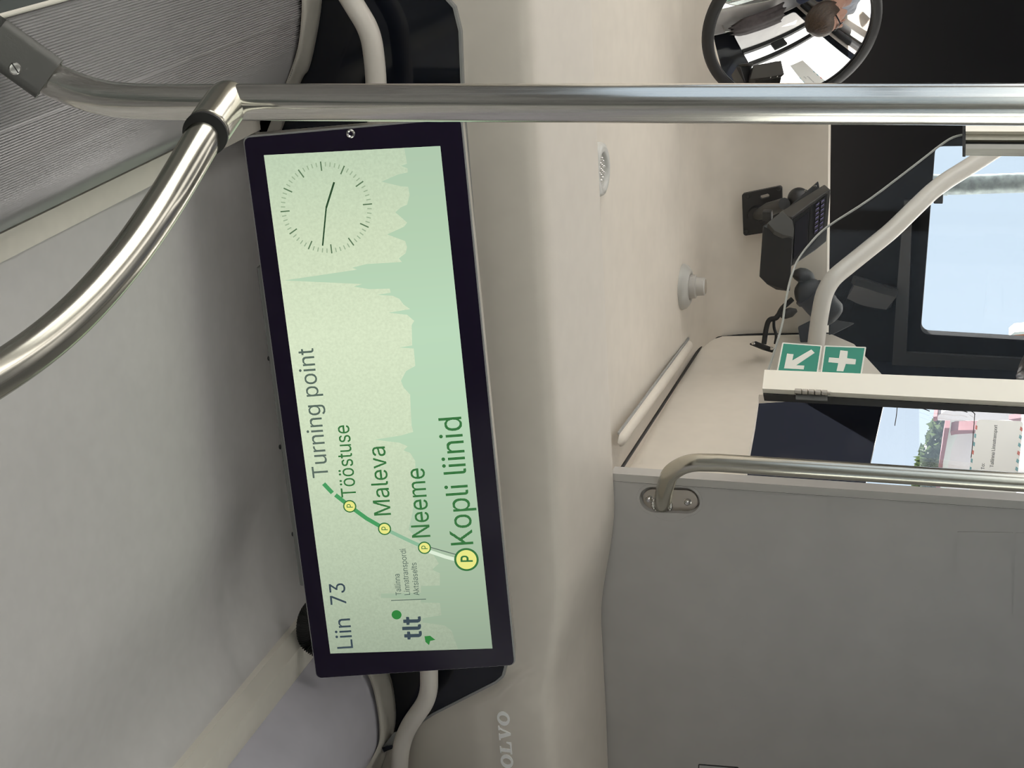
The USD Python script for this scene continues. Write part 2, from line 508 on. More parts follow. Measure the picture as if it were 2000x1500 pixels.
pp = yz([(1204, 930), (1380, 661), (1400, 657), (1622, 652), (1668, 672), (1724, 733), (1660, 760), (1482, 771), (1475, 820), (1463, 885), (1452, 960), (1230, 960)], XC)
cab_panel = thing('wall_left', 'beige moulded panel over the driver side window', 'wall', kind='structure')
obj('panel', prism(pp, -.02, (XC, 0, 0), (0, 1, 0), (0, 0, 1)), M_CABIN, cab_panel)
seam = bend([on_z(1204, 930, 2.152), on_z(1376, 666, 2.155), on_y(1400, 660, 3.33), on_y(1440, 655.5, 3.368), on_y(1480, 653.5, 3.388), on_y(1540, 653, 3.395), on_y(1621, 652, 3.397)], .05)
obj('seam', tube(seam, .0032, 8), M_RUBBER, cab_panel, label='black rubber seam')
g0, g1 = on_z(1346, 662, 2.157), on_z(1207, 850, 2.153)
u = nrm(g1 - g0)
ex = u
ey = nrm(np.cross((0, 0, -1), u))
L = np.linalg.norm(g1 - g0)
m = cat([hull([g0 + u * a + ey * (.013 + .013 * math.cos(th)) + V(0, 0, -.011) * math.sin(th) for a in (.012, L - .012) for th in np.linspace(0, math.pi, 12)] + [g0 + u * a + ey * .013 for a in (-.004, L + .004)])])
obj('stiffening_rib', m, M_CABIN, ceiling, smooth=60)
obj('rib_shadow_gap', hull([g0 + u * a - ey * e + V(0, 0, z) for a in (.004, L - .004) for e in (0, .004) for z in (-.0015, .002)]), M_RIM, ceiling)

# outer shell of the cab: black pillars with the driver's side window, black surround with the windscreen opening
XS = -1.46
w1 = thing('window_1', 'driver side window with black upper band behind the handrail', 'window', kind='structure')
sidehole = sg.box(2.50, 1.215, 3.530, 1.760).buffer(-.03).buffer(.03, quad_segs=6)
shell = sg.box(2.46, 1.17, YF + .05, 2.80)
obj('black_band', prism(shell.difference(sidehole), -.008, (XS, 0, 0), (0, 1, 0), (0, 0, 1)), M_BANDBLACK, w1, label='glossy black band around the window pane')
obj('pane', prism(sidehole.buffer(.01), -.006, (XS - .004, 0, 0), (0, 1, 0), (0, 0, 1)), M_PANE, w1)
for ya_, yb_ in ((2.682, 2.716), (2.812, 2.848)):
    obj('frame_bar', trimesh.creation.box(bounds=[(XS - .03, ya_, 1.20), (XS + .012, yb_, 1.76)]), M_RUBBER, w1)
obj('handle', rbox((.03, .075, .10), .008, V(XS + .02, 2.765, 1.52)), M_RUBBER, w1)
cab_low = thing('wall_left', 'beige moulded side below the driver window', 'wall', kind='structure')
obj('lower_panel', trimesh.creation.box(bounds=[(XS - .03, 2.46, 0), (XS, YF + .05, 1.17)]), M_CABIN, cab_low)
obj('sill', rbox((.05, 1.15, .05), .02, V(XS + .025, 3.05, 1.06)), M_WALL, cab_low)
obj('sill_groove', rbox((.05, 1.15, .035), .012, V(XS + .025, 3.05, 1.13)), M_GREYBLACK, cab_low)

w2 = thing('window_2', 'windscreen with black surround in front of the driver', 'window', kind='structure')
pts = [(1826, 286), (1822, 340), (1797, 655), (1797.2, 652), (2000, 664), (2250, 672), (2250, 280)]
hole = sg.Polygon([(on_y(*q, YF)[0], on_y(*q, YF)[2]) for q in pts]).buffer(0).buffer(-.02).buffer(.02, quad_segs=6)
sur = sg.box(XS - .03, .0, XR, 2.20)
low = sg.box(-.78, .98, .72, 1.41).buffer(-.04).buffer(.04, quad_segs=6)
obj('lower_pane', prism(low.buffer(.01), -.006, (0, YF + .012, 0), (1, 0, 0), (0, 0, 1)), M_PANE, w2)
obj('black_surround', prism(sur.difference(hole).difference(low), -.03, (0, YF, 0), (1, 0, 0), (0, 0, 1)), M_BLACK, w2)
obj('pane', prism(hole.buffer(.01), -.006, (0, YF + .012, 0), (1, 0, 0), (0, 0, 1)), M_PANE, w2)
reflected_band = [(1766, 392), (1782, 392), (1776, 560), (1770, 689), (2200, 712), (2200, 738), (1742, 716), (1752, 560)]
obj('frame', prism([(on_y(*q, YF - .02)[0], on_y(*q, YF - .02)[2]) for q in reflected_band], .012, (0, YF - .008, 0), (1, 0, 0), (0, 0, 1)), M_GREYBLACK, w2)  # solid L-shaped band imitating a grey reflection in the door glass

# ---------------------------------------------------------------- the passenger information display
K = [V((x - 1000) / FPX, (y - 750) / FPX, 1) for x, y in ((475, 262), (900, 240), (1005, 1305), (618, 1318))]
lam = np.r_[1, np.linalg.solve(np.stack([-K[1], K[2], -K[3]], 1), -K[0])]
Q = [MC @ (K[i] * lam[i]) for i in range(4)]
k0 = 1.86 / Q[0][1]
Q = [EYE + q * k0 for q in Q]
SR = nrm(Q[0] - Q[3] + Q[1] - Q[2])            # display's right
SU = Q[0] - Q[1] + Q[3] - Q[2]
SU = nrm(SU - SR * (SU @ SR))                  # display's up
SN = np.cross(SR, SU)                          # towards the passengers
SO = sum(Q) / 4


def uv(px, py):
    p = on_plane(px, py, SO, SN) - SO
    return V(p @ SR, p @ SU)


def s_poly(poly, w0, w1):
    return prism(poly, w1 - w0, SO + SN * w0, SR, SU)


disp = thing('information_display', 'wide black framed passenger display showing green route map and clock', 'screen')
bz = np.array([uv(475, 262), uv(900, 240), uv(1005, 1305), uv(618, 1318)])
bx0, bx1, by0, by1 = bz[2:, 0].mean(), bz[:2, 0].mean(), bz[1:3, 1].mean(), bz[[0, 3], 1].mean()
BW, BH, BC = bx1 - bx0, by1 - by0, V((bx0 + bx1) / 2, (by0 + by1) / 2)
ac = np.array([uv(515, 303), uv(860, 285), uv(962, 1267), uv(645, 1277)])
act = sg.Polygon(ac)
obj('bezel', s_poly(shapely.affinity.translate(rrect(BW, BH, .008), *BC).difference(act), -.004, .0), M_BEZEL, disp)
obj('rim', s_poly(shapely.affinity.translate(rrect(BW + .004, BH + .004, .009), *BC), -.010, -.0035), M_RIM, disp)
hc = SO + SR * BC[0] + SU * BC[1]
obj('housing', rbox((BW + .002, BH + .002, .052), .004, hc - SN * .036, (SR, SU, SN)), M_CASE, disp, label='metal housing behind the black bezel')
obj('top_bracket', rbox((BW * .60, .010, .045), .003, hc - SN * .040 + SU * (BH / 2 + .006) - SR * .02, (SR, SU, SN)), M_CASE2, disp)
for k, (px, py) in enumerate(((527, 700), (549, 873), (574, 1043))):
    obj('screw', lathe([(0, .003), (.003, .002), (.0038, 0)], on_plane(px - 1, py, hc + SU * (BH / 2 + .011), SU), SU, 14), M_BLACKP, disp)
q = uv(685, 261)
obj('sensor', place(cat(lathe([(.0028, 0), (.0045, .0012), (.0060, .0008), (.0062, 0)], (0, 0, 0), (0, 0, 1), 24)), SO + SR * q[0] + SU * q[1], SR, SU, SN), M_BOLT, disp, label='small round sensor in the bezel')
# lit panel: brightness falls off towards the ends as on the real panel
E0 = uv(600, 300)
pm = SR
a0, a1 = ac[2:, 0].mean(), ac[:2, 0].mean()
M_LIT = mat('lit_panel', {
    'g': ('geometry', {}), 'd': ('vector_math', {'math_type': 'dot_product', 'vector2': tuple(SR)}),
    'r': ('map_range', {'from_min': float(SO @ SR + a0), 'from_max': float(SO @ SR + a1)}),
    'c': ('rgb_ramp', {'ramp': [(0, lin(158, 172, 150)), (.18, lin(182, 197, 171)), (.45, lin(206, 221, 190)), (.65, lin(216, 229, 198)), (.85, lin(205, 219, 188)), (1, lin(190, 208, 180))]}),
    'n': ('noise_texture', {'scale': 260.0, 'detail': 2.0}), 'k': ('map_range', {'from_min': .3, 'from_max': .7, 'to_min': .95, 'to_max': 1.05}),
    'e': ('emission', {})},
    [('g.position', 'd.vector1'), ('d.value', 'r.value'), ('r.result', 'c.fac'), ('c.color', 'e.color'), ('g.position', 'n.vector'), ('n.fac', 'k.value'), ('k.result', 'e.strength')], 'e.emission')
panel = obj('lit_panel', s_poly(act, -.004, -.001), M_LIT, disp, label='glowing pale green screen')


def spx(pts):
    return sg.Polygon([uv(*q) for q in pts]).buffer(0)


def layer(name, poly, k, m, label=None):
    poly = poly.intersection(act)
    return obj(name, s_poly(poly, -.001 + .0002 * (k - .5), -.001 + .0002 * k), m, panel, smooth=False, label=label)


sky_px = [(790, 280), (790, 293), (795, 320), (783, 324), (796, 329), (796, 337), (777, 341), (745, 355), (783, 364), (797, 365), (800, 381), (795, 400), (783, 405), (772, 415), (783, 424), (795, 435), (789, 443), (756, 458),
          (791, 471), (795, 483), (792, 495), (779, 505), (785, 512), (716, 516), (688, 523), (697, 527), (555, 548), (707, 555), (691, 560), (721, 565), (761, 564), (763, 572), (737, 576), (767, 578), (780, 584), (788, 595),
          (801, 604), (759, 611), (795, 615), (809, 627), (804, 635), (805, 675), (780, 679), (808, 681), (811, 715), (793, 725), (783, 744), (788, 757), (801, 771), (802, 800), (804, 832), (807, 844), (783, 851), (732, 859),
          (780, 865), (796, 872), (788, 880), (801, 885), (811, 901), (811, 950), (806, 1000), (798, 1035), (812, 1050), (832, 1068), (844, 1080), (857, 1101), (844, 1113), (859, 1120), (859, 1144), (822, 1145), (822, 1158), (744, 1160), (744, 1168), (822, 1171),
          (822, 1177), (859, 1178), (862, 1202), (825, 1208), (825, 1216), (868, 1222), (882, 1232), (900, 1285), (980, 1285), (880, 280)]
M_SKY = mat('skyline_print', {
    'g': ('geometry', {}), 'd': ('vector_math', {'math_type': 'dot_product', 'vector2': tuple(SR)}),
    'r': ('map_range', {'from_min': float(SO @ SR + a0), 'from_max': float(SO @ SR + a1)}),
    'c': ('rgb_ramp', {'ramp': [(0, lin(150, 168, 146)), (.18, lin(168, 190, 163)), (.45, lin(184, 213, 182)), (.65, lin(188, 218, 188)), (.85, lin(180, 207, 177)), (1, lin(176, 200, 174))]}),
    'e': ('emission', {'strength': 1.0})},
    [('g.position', 'd.vector1'), ('d.value', 'r.value'), ('r.result', 'c.fac'), ('c.color', 'e.color')], 'e.emission')
layer('skyline', spx(sky_px), 1, M_SKY, 'darker green town skyline')
G_DARK, G_MID, G_LINE = emit('print_dark_green', lin(60, 116, 66)), emit('print_grey_green', lin(92, 108, 98)), emit('print_line_green', lin(74, 156, 96))
G_PALE, G_SLATE, G_TICK, G_HAND = emit('print_pale_green', lin(140, 185, 152)), emit('print_slate', lin(62, 76, 84)), emit('print_tick', lin(96, 122, 92)), emit('print_hand', lin(50, 78, 52))
G_MINOR, G_YEL, G_WHITE, G_LEAF = emit('print_minor_tick', lin(158, 178, 148)), emit('print_yellow', lin(233, 232, 135)), emit('print_pale', lin(222, 238, 215)), emit('print_leaf', lin(52, 128, 62))


def stroke(pts, w):
    """A line of the print: w is its width in picture pixels at the display."""
    k = BW / 1060
    return sg.LineString([uv(*q) for q in pts]).buffer(w * k / 2, cap_style=2, join_style=1)


layer('route_line', stroke([(632, 945), (649, 963)], 8), 2, G_LINE)
layer('route_line', stroke([(655, 967), (683, 989), (716, 1013), (751, 1033)], 8), 2, G_LINE)
layer('route_line', stroke([(751, 1033), (790, 1052), (829, 1070)], 7), 2, G_PALE)
layer('route_line', stroke([(829, 1074), (870, 1088), (911, 1099)], 7), 2, G_WHITE)
layer('route_line', stroke([(829, 1066), (911, 1089)], 1.6), 3, G_MID)


def text(s, p0, p1, cap, k, m, bold=False, name='lettering'):
    """Lettering on the screen from p0 to p1 along its baseline; cap: a point at the height of the capitals above p0."""
    a, b, c = uv(*p0), uv(*p1), uv(*cap)
    d = nrm(b - a)
    nv = V(-d[1], d[0])
    h = abs((c - a) @ nv)
    t = meshkit.text_mesh(s, h, .0001, bold)
    t.apply_scale((np.linalg.norm(b - a) / t.bounds[1, 0], 1, 1))
    R, U = SR * d[0] + SU * d[1], SR * nv[0] + SU * nv[1]
    return obj(name, place(t, SO + SR * a[0] + SU * a[1] + SN * (-.001 + .0002 * k), R, U, SN), m, panel, smooth=False)


text('Turning point', (642, 934), (611, 680), (611, 934), 3, G_MID)
text('Tööstuse', (696, 972), (681, 830), (667, 972), 3, G_DARK)
text('Maleva', (764, 1009), (751, 872), (731, 1009), 3, G_DARK)
text('Neeme', (841, 1052), (828, 914), (805, 1052), 3, G_DARK)
text('Kopli liinid', (925, 1067), (900, 814), (881, 1067), 3, G_DARK)
text('Liin', (690, 1269), (683, 1208), (659, 1269), 3, G_SLATE)
text('73', (677, 1184), (673, 1139), (646, 1184), 3, G_SLATE)
text('Tallinna', (784, 1163), (780, 1121), (773, 1163), 3, G_MID)
text('Linnatranspordi', (801, 1163), (792, 1072), (790, 1163), 3, G_MID)
text('Aktsiaselts', (819, 1163), (813, 1099), (808, 1163), 3, G_MID)
layer('divider', stroke([(764, 1173), (832, 1170.5)], 1.6), 3, G_MID)
for (ys_, t_) in ((1249, 't'), (1229, 'l'), (1217, 't')):
    pass
text('tlt', (823, 1249), (820, 1204), (788, 1249), 3, G_SLATE, True, 'logo_lettering')
cc = uv(774.5, 1201)
layer('logo_dot', sg.Point(*cc).buffer(.0073), 3, G_LEAF)
layer('logo_leaf', spx([(829, 1243), (840, 1242), (850, 1250), (840, 1252), (838, 1260), (831, 1254)]), 3, G_LEAF)
for (px, py, r) in ((683, 989, 12.6), (751, 1033, 12.6), (829, 1070, 12.6), (911, 1093, 23.5)):
    q, k = uv(px, py), BW / 1060
    st = layer('stop_marker', sg.Point(*q).buffer(r * k, 24), 4, G_DARK)
    layer('stop_marker_face', sg.Point(*q).buffer((r - (2.4 if r < 20 else 4)) * k, 24), 5, G_YEL)
    h = r * .98
    text('P', (px + h * .52, py + h * .26), (px + h * .49, py - h * .36), (px - h * .46, py + h * .34), 5.6, G_DARK, r > 20)
# clock: radius in the screen's own plane
qc = uv(637, 406)
RC = abs(uv(547, 408)[1] - qc[1])
for k in range(60):
    a = k * math.pi / 30
    dv = V(math.sin(a), math.cos(a))
    big = k % 5 == 0
    seg = sg.LineString([qc + dv * RC * (.80 if big else .89), qc + dv * RC * (1.0 if big else .985)]).buffer(.0009 if big else .00075, cap_style=2)
    layer('clock_mark', seg, 2, G_TICK if big else G_MINOR)
layer('hour_hand', sg.LineString([qc, uv(652.5, 356)]).buffer(.0013, cap_style=2), 3, G_HAND)
layer('minute_hand', sg.LineString([qc, uv(630, 480)]).buffer(.0010, cap_style=2), 3, G_HAND)

# ---------------------------------------------------------------- bent tube in front of the dark glass that carries the display
YT = 2.062
bar = thing('display_mount_bar', 'cream painted bent tube behind the display, in front of dark glass', 'bar')
tp = [on_y(*q, YT) for q in ((560, -190), (655, -50), (724, 62), (733, 130), (738, 240), (752, 600), (800, 1000), (838, 1300), (838, 1362), (784, 1438), (776, 1560), (770, 1640))]
obj('tube', tube(bend(tp, .05, 10), .0155, 24), M_TUBE, bar, smooth=60)
for px, py in ((760, 420), (812, 1080)):
    p = on_y(px, py, YT)
    obj('clamp', rbox((.03, .05, .05), .004, p - V(0, .012, 0)), M_CASE2, bar)

# ---------------------------------------------------------------- grab pole, its ceiling clamp, and the curved ceiling handrail
pole = thing('grab_pole', 'vertical brushed steel grab pole bending to the ceiling, right of the display', 'pole')
pa, pb = on_y(480, 199.5, 1.30), on_y(2000, 204, 1.30)
pdir = nrm(pa - pb)
e1 = on_y(86, 147, 1.296)
e2 = on_y(14, 95, 1.284)
up_ = spline([on_y(*q) for q in ((480, 199.5, 1.30), (330, 199.2, 1.30), (250, 196.5, 1.30), (195, 189, 1.30), (140, 172, 1.299), (86, 147, 1.296), (50, 122, 1.290), (14, 95, 1.284))], 8)
path = np.vstack([[pb - pdir * (pb[2] / pdir[2]), pb, (pa + pb) / 2], up_])
PR = .0172
obj('tube', tube(path, PR, 32), M_STEEL, pole, smooth=60)
cd = nrm(e2 - e1)
cx = nrm(np.cross(cd, EYE - e1))
cy = np.cross(cd, cx)                          # roughly along the line of sight
cs = e1 - cd * .006
Lc = .062
ring = rrect(.0455, .0425, .009).difference(sg.Point(0, 0).buffer(PR + .0015, 24))
obj('ceiling_clamp', cat(prism(ring, Lc, cs, cx, cy)), M_STEELDK, pole, label='dark grey cast clamp at the ceiling end')
scr = at_d(30, 134, 1.0)
sgn = np.sign((EYE - cs) @ cy)
sp = on_plane(29, 134, cs + cy * sgn * .0214, cy)
obj('clamp_screw', lathe([(0, .0018), (.0048, .0014), (.0060, 0)], sp, cy * sgn, 20), M_BOLT, pole)
obj('screw_slot', hull([sp + cy * sgn * z + cx * a + nrm(cd + cx * .4) * b for z in (.0012, .0022) for a in (0, .0012) for b in (-.0055, .0055)]), M_RUBBER, pole)
foot = cs + cd * Lc
fc = V(foot[0] + .04, foot[1] + .03, ZC - .02)
obj('ceiling_foot', hull(np.vstack([[foot + cx * a * .022 + cy * b * .021 for a in (-1, 1) for b in (-1, 1)], [fc + V(a * .035, b * .035, .03) for a in (-1, 1) for b in (-1, 1)]])), M_STEELDK, pole)

rail = thing('ceiling_handrail', 'curved brushed steel handrail sweeping from the grab pole up along the ceiling', 'handrail')
j0 = on_y(441, 203, 1.30)
rp = spline([j0, at_d(405, 256, 1.405), at_d(318, 401, 1.368), at_d(232, 522, 1.318), at_d(125, 636, 1.258), at_d(-8, 734, 1.19), at_d(-190, 830, 1.10), at_d(-420, 900, 1.0)], 10)
obj('tube', tube(rp, .0172, 32), M_STEEL2, rail, smooth=60)
js = nrm(rp[9] - rp[0])
j1 = rp[0] + js * .074
jv = nrm(EYE - j0) * .009
js_ = [(-.024, .003, 1), (-.0235, .008, 1), (-.021, .0135, 1), (-.016, .0178, 1), (-.008, .0200, 1), (.004, .0206, .9), (.02, .0206, .6), (.045, .0204, .2), (.0665, .0202, 0), (.0675, .0194, 0), (.0685, .0194, 0), (.0695, .0202, 0), (.074, .0202, 0)]
obj('tee_sleeve', tube([j0 + js * a + jv * k for a, r, k in js_], [r for a, r, k in js_], 36), M_STEEL2, rail, smooth=50, label='steel sleeve clamped on the pole')
obj('seal_ring', tube([j1 - js * .0005, j1 + js * .003], [.0208, .0208], 32), M_RUBBER, rail)

# ---------------------------------------------------------------- partition behind the driver, with its handrail
YP = 2.43
part = thing('partition', 'tall grey laminate partition panel behind the driver seat', 'partition')
e0, e1_ = on_y(1187, 930.5, YP), on_y(2000, 986, YP)
ed = nrm(e0 - e1_)
bot = e1_ - ed * (e1_[2] - .0) / ed[2]
pocket = [on_y(*q, YP) for q in ((1276, 976), (1339, 978))]
pk = sg.LineString([(p[0], p[2]) for p in pocket]).buffer(.0255, quad_segs=12)
top = 2.21
pts = [(e0[0] - .12, top), (e0[0] - .06, 2.158), (e0[0] + (2.158 - e0[2]) * ed[0] / ed[2], 2.158), (bot[0], 0), (XL - .02, 0), (XL - .02, top)]
body = sg.Polygon(pts)
ea, eb = pts[2], pts[3]
trimw = sg.LineString([ea, eb]).buffer(.0075, cap_style=2)
obj('panel', prism(body.difference(trimw).difference(pk), -.025, (0, YP, 0), (1, 0, 0), (0, 0, 1)), M_PART, part)
obj('edge_profile', prism(trimw.intersection(sg.box(-9, 0, 9, 2.158)), -.030, (0, YP - .002, 0), (1, 0, 0), (0, 0, 1)), M_PTRIM, part)
obj('edge_joint', prism(sg.LineString([(p[0] - .0078, p[1]) for p in (ea, eb)]).buffer(.0008, cap_style=2), .0006, (0, YP, 0), (1, 0, 0), (0, 0, 1)), M_RUBBER, part)
# pressed pocket: a rounded wall and a back
ring_o = np.array(pk.exterior.coords)[:-1]
cen = np.array(pk.centroid.coords[0])
lay = []
for off, dy in ((.0055, -.0002), (.0020, .0010), (0, .004), (-.0012, .018)):
    r_ = np.array(pk.buffer(off, quad_segs=12).exterior.coords)[:-1]
    r_ = r_[np.argsort(np.unwrap(np.arctan2(r_[:, 1] - cen[1], r_[:, 0] - cen[0])))]
    th = np.arctan2(r_[:, 1] - cen[1], r_[:, 0] - cen[0])
    g_ = np.linspace(-math.pi, math.pi, 73)
    o_ = np.argsort(th)
    rr = np.interp(g_, np.r_[th[o_] - 2 * math.pi, th[o_], th[o_] + 2 * math.pi], np.tile(np.hypot(*(r_[o_] - cen).T), 3))
    lay.append([(cen[0] + rr[i] * math.cos(g_[i]), YP + dy, cen[1] + rr[i] * math.sin(g_[i])) for i in range(73)])
obj('pocket', cat(grid(np.array(lay)), prism(pk.buffer(.001), -.003, (0, YP + .017, 0), (1, 0, 0), (0, 0, 1))), M_PART, part, smooth=60, label='oval pocket pressed into the panel')
st = sg.Polygon([(on_y(*q, YP)[0], on_y(*q, YP)[2]) for q in ((1870, 1038), (1979, 1040), (1977, 1213), (1861, 1206))]).buffer(-.002).buffer(.002)
obj('label_plate', prism(st, .0009, (0, YP, 0), (1, 0, 0), (0, 0, 1)), M_PART, part)
st = sg.Polygon([(on_y(*q, YP)[0], on_y(*q, YP)[2]) for q in ((1984, 1040), (2100, 1044), (2100, 1225), (1977, 1216))]).buffer(-.002).buffer(.002)
obj('label_plate', prism(st, .0009, (0, YP, 0), (1, 0, 0), (0, 0, 1)), M_PART, part)
st = sg.Polygon([(on_y(*q, YP)[0], on_y(*q, YP)[2]) for q in ((1364, 1492), (1443, 1498), (1440, 1640), (1358, 1640))]).buffer(-.003).buffer(.003)
obj('notice_border', prism(st.difference(st.buffer(-.0022)), .0010, (0, YP, 0), (1, 0, 0), (0, 0, 1)), M_GREYBLACK, part)
obj('notice', prism(st.buffer(-.0022), .0009, (0, YP, 0), (1, 0, 0), (0, 0, 1)), plain('notice_print', (.42, .42, .41), .4), part)

hr = thing('partition_handrail', 'slim steel handrail on an oval plate at the partition edge', 'handrail')
yp2 = YP + .0165
pl = [on_y(*q, YP + .004) for q in ((1276, 979), (1339, 981))]
plp = sg.LineString([(p[0], p[2]) for p in pl]).buffer(.0205, quad_segs=12)
obj('mounting_plate', prism(plp, .0055, (0, yp2, 0), (1, 0, 0), (0, 0, 1)), M_PLATE, hr, label='oval stainless plate')
yf = yp2 - .0055
hb = on_y(1293, 986, yf)
yr = YP - .065
h1, h2 = on_y(1402, 904, yr), on_y(2000, 942.5, yr)
hdir = nrm(h2 - h1)
h3 = h2 + hdir * (h2[2] - .95) / abs(hdir[2])
corner = on_y(1308, 898, yr)
path = np.vstack([bend([hb + V(0, .003, 0), on_y(1296, 962, yf - .028), on_y(1309, 922, yr + .012), on_y(1345, 903, yr), h1], .030, 10), [h2, h3]])
path = np.vstack([spline(path[:-2], 3), path[-2:]])
obj('tube', tube(path, .0156, 28), M_STEEL2, hr, smooth=60)
for q in ((1268, 974), (1343, 980)):
    p = on_y(*q, yf)
    obj('bolt', lathe([(0, .0075), (.0028, .0075), (.0052, .0055), (.0058, .0015), (.0072, .001), (.0072, 0)], p, (0, -1, 0), 18), M_BOLT, hr, smooth=40)
beads = []
for k in range(18):
    a = 2 * math.pi * k / 18
    b = trimesh.creation.icosphere(2, .0034 + .0008 * RNG.random())
    b.apply_translation(hb + V(.0168 * math.cos(a), -.001, .0168 * math.sin(a)) + V(0, 0, 0))
    beads.append(b)
obj('weld_bead', cat(beads), M_BOLT, hr)

# ---------------------------------------------------------------- driver's door: two aluminium posts and a glass pane between them
PL, PRt = on_y(1750, 742, 2.52), on_y(1940, 262, 2.98)
DR = V(PRt[0] - PL[0], PRt[1] - PL[1], 0)
DR = nrm(DR)                                   # along the pane, away from the hinge
DN = np.cross(V(0, 0, 1), DR)
DN = DN if DN @ (EYE - PL) > 0 else -DN        # towards the aisle
door = thing('door_1', 'aluminium framed glass door of the driver cab', 'door', kind='structure')


def on_door(px, py, off=0.0):
    return on_plane(px, py, PL + DN * off, DN)


def dpoly(pts, off=0.0):
    return sg.Polygon([((on_door(*q, off) - PL) @ DR, on_door(*q, off)[2]) for q in pts]).buffer(0)


def dprism(poly, d, off=0.0):
    ez = np.cross(DR, V(0, 0, 1))
    s = 1 if ez @ DN > 0 else -1
    return prism(poly, d * s, PL * V(1, 1, 0) + DN * off, DR, (0, 0, 1))


# pane
gl = [(1499, 728), (1526, 640), (1533, 596), (1543, 548), (1556, 512), (1580, 478), (1616, 443), (1700, 388), (1800, 312), (1836, 284), (1862, 268), (1892, 261), (2300, 262), (2300, 745), (1600, 738)]
gpl = dpoly(gl)
obj('pane', dprism(gpl, -.006), M_DOORGLASS, door)
edge = [on_door(*q, -.003) for q in gl[:12]]
obj('pane_edge', tube(spline(edge, 4), .0021, 8), M_EDGE, door, smooth=60, label='bright polished glass edge')


def post(c, px0, w, dep, ztop, zbot, slope):
    pass


# hinge post: broad bright face, narrow dark side
p0, p1, p2, p3 = on_door(1493, 722, .012), on_door(2000, 742, .012), on_door(2000, 786, .012), on_door(1489, 759, .012)
def face(pts, d, off):
    return dprism(sg.Polygon([((p - PL) @ DR, p[2]) for p in pts]).buffer(0), d, off)
ext = lambda a, b: b + (b - a) * (b[2] - .3) / (a[2] - b[2])
obj('hinge_post', face([p0, ext(p0, p1), ext(p3, p2), p3], -.034, .012), M_ALU, door)
s0, s1, s2, s3 = on_door(1489, 758, .004), on_door(2000, 784, .004), on_door(2000, 793, .004), on_door(1490, 767, .004)
obj('hinge_post_channel', face([s0, ext(s0, s1), ext(s3, s2), s3], -.02, -.002), M_GREYBLACK, door)
g_0, g_1, g_2, g_3 = on_door(1560, 768, -.02), on_door(2000, 786, -.02), on_door(2000, 803, -.02), on_door(1560, 777, -.02)
obj('gasket', face([g_0, ext(g_0, g_1), ext(g_3, g_2), g_3], -.01, -.02), M_RUBBER, door)
hz = [on_door(x, 764 + (x - 1552) * .05, .014) for x in (1552, 1566, 1567, 1578, 1579, 1591, 1592, 1604, 1605, 1616)]
hx = on_door(1622, 768, .014)
for k in range(5):
    a_, b_ = hz[2 * k], hz[2 * k + 1]
    obj('hinge_knuckle', tube([a_, a_ + (b_ - a_) * .06, b_ - (b_ - a_) * .06, b_], [.0036, .0048, .0048, .0036], 14), M_PLATE, door, smooth=40)
obj('hinge_pin', tube([hz[-1], hx], .0026, 10), M_PLATE, door)
obj('hinge_leaf', face([on_door(1554, 768, .006), on_door(1616, 771, .006), on_door(1616, 782, .006), on_door(1554, 779, .006)], -.003, .006), M_CASE2, door)
# lock post at the far side of the pane
q = [on_door(1886, y, .016) for y in (246, 258, 269, 277, 286)]
r_ = [on_door(2100, y, .016) for y in (247, 259, 270, 278, 288)]
obj('lock_post', face([q[0], ext(q[0], r_[0]), ext(q[1], r_[1]), q[1]], -.03, .018), M_ALU, door)
obj('lock_post_side', face([q[1], ext(q[1], r_[1]), ext(q[2], r_[2]), q[2]], -.02, .010), plain('anodised_side', (.33, .31, .25), .45, metal=.6), door)
obj('lock_gasket', face([q[2], ext(q[2], r_[2]), ext(q[3], r_[3]), q[3]], -.02, .004), M_RUBBER, door)
obj('lock_post_inner', face([q[3], ext(q[3], r_[3]), ext(q[4], r_[4]), q[4]], -.02, .010), plain('anodised_inner', (.30, .29, .26), .45, metal=.6), door)
obj('lock_post_cap', face([on_door(1880, 245, .012), on_door(1886, 245, .012), on_door(1886, 288, .012), on_door(1880, 288, .012)], -.026, .012), M_RUBBER, door)

# two green safety signs on the pane
M_GREEN = plain('sign_green', lin(42, 140, 118), .45)
M_SIGN = plain('sign_white', (.80, .79, .72), .5)


def sign(name, quad, shapes, label):
    so = dpoly(quad)
    t_ = obj(name, dprism(so.buffer(-.002).buffer(.002), .0004, .0002), M_SIGN, door, label=label)
    obj('green_field', dprism(so.buffer(-.0026), .0004, .0005), M_GREEN, t_)
    obj('symbol', dprism(dpoly(shapes), .0004, .0008), M_SIGN, t_)


c8 = lambda pts: [(1500 + x / 3.75, 400 + y / 3.75) for x, y in pts]
sign('arrow_sign', [(1528, 669), (1606, 675), (1596, 740), (1515, 736)], c8([(118, 1200), (140, 1092), (188, 1097), (178, 1143), (318, 1062), (342, 1087), (207, 1178), (267, 1180), (262, 1208)]), 'square green sign with a white diagonal arrow')
sign('cross_sign', [(1610, 675), (1692, 678), (1681, 746), (1601, 740)], c8([(530, 1068), (585, 1074), (580, 1126), (645, 1134), (640, 1172), (570, 1168), (552, 1222), (502, 1220), (515, 1162), (442, 1155), (448, 1120), (520, 1126)]), 'square green sign with a white first aid cross')

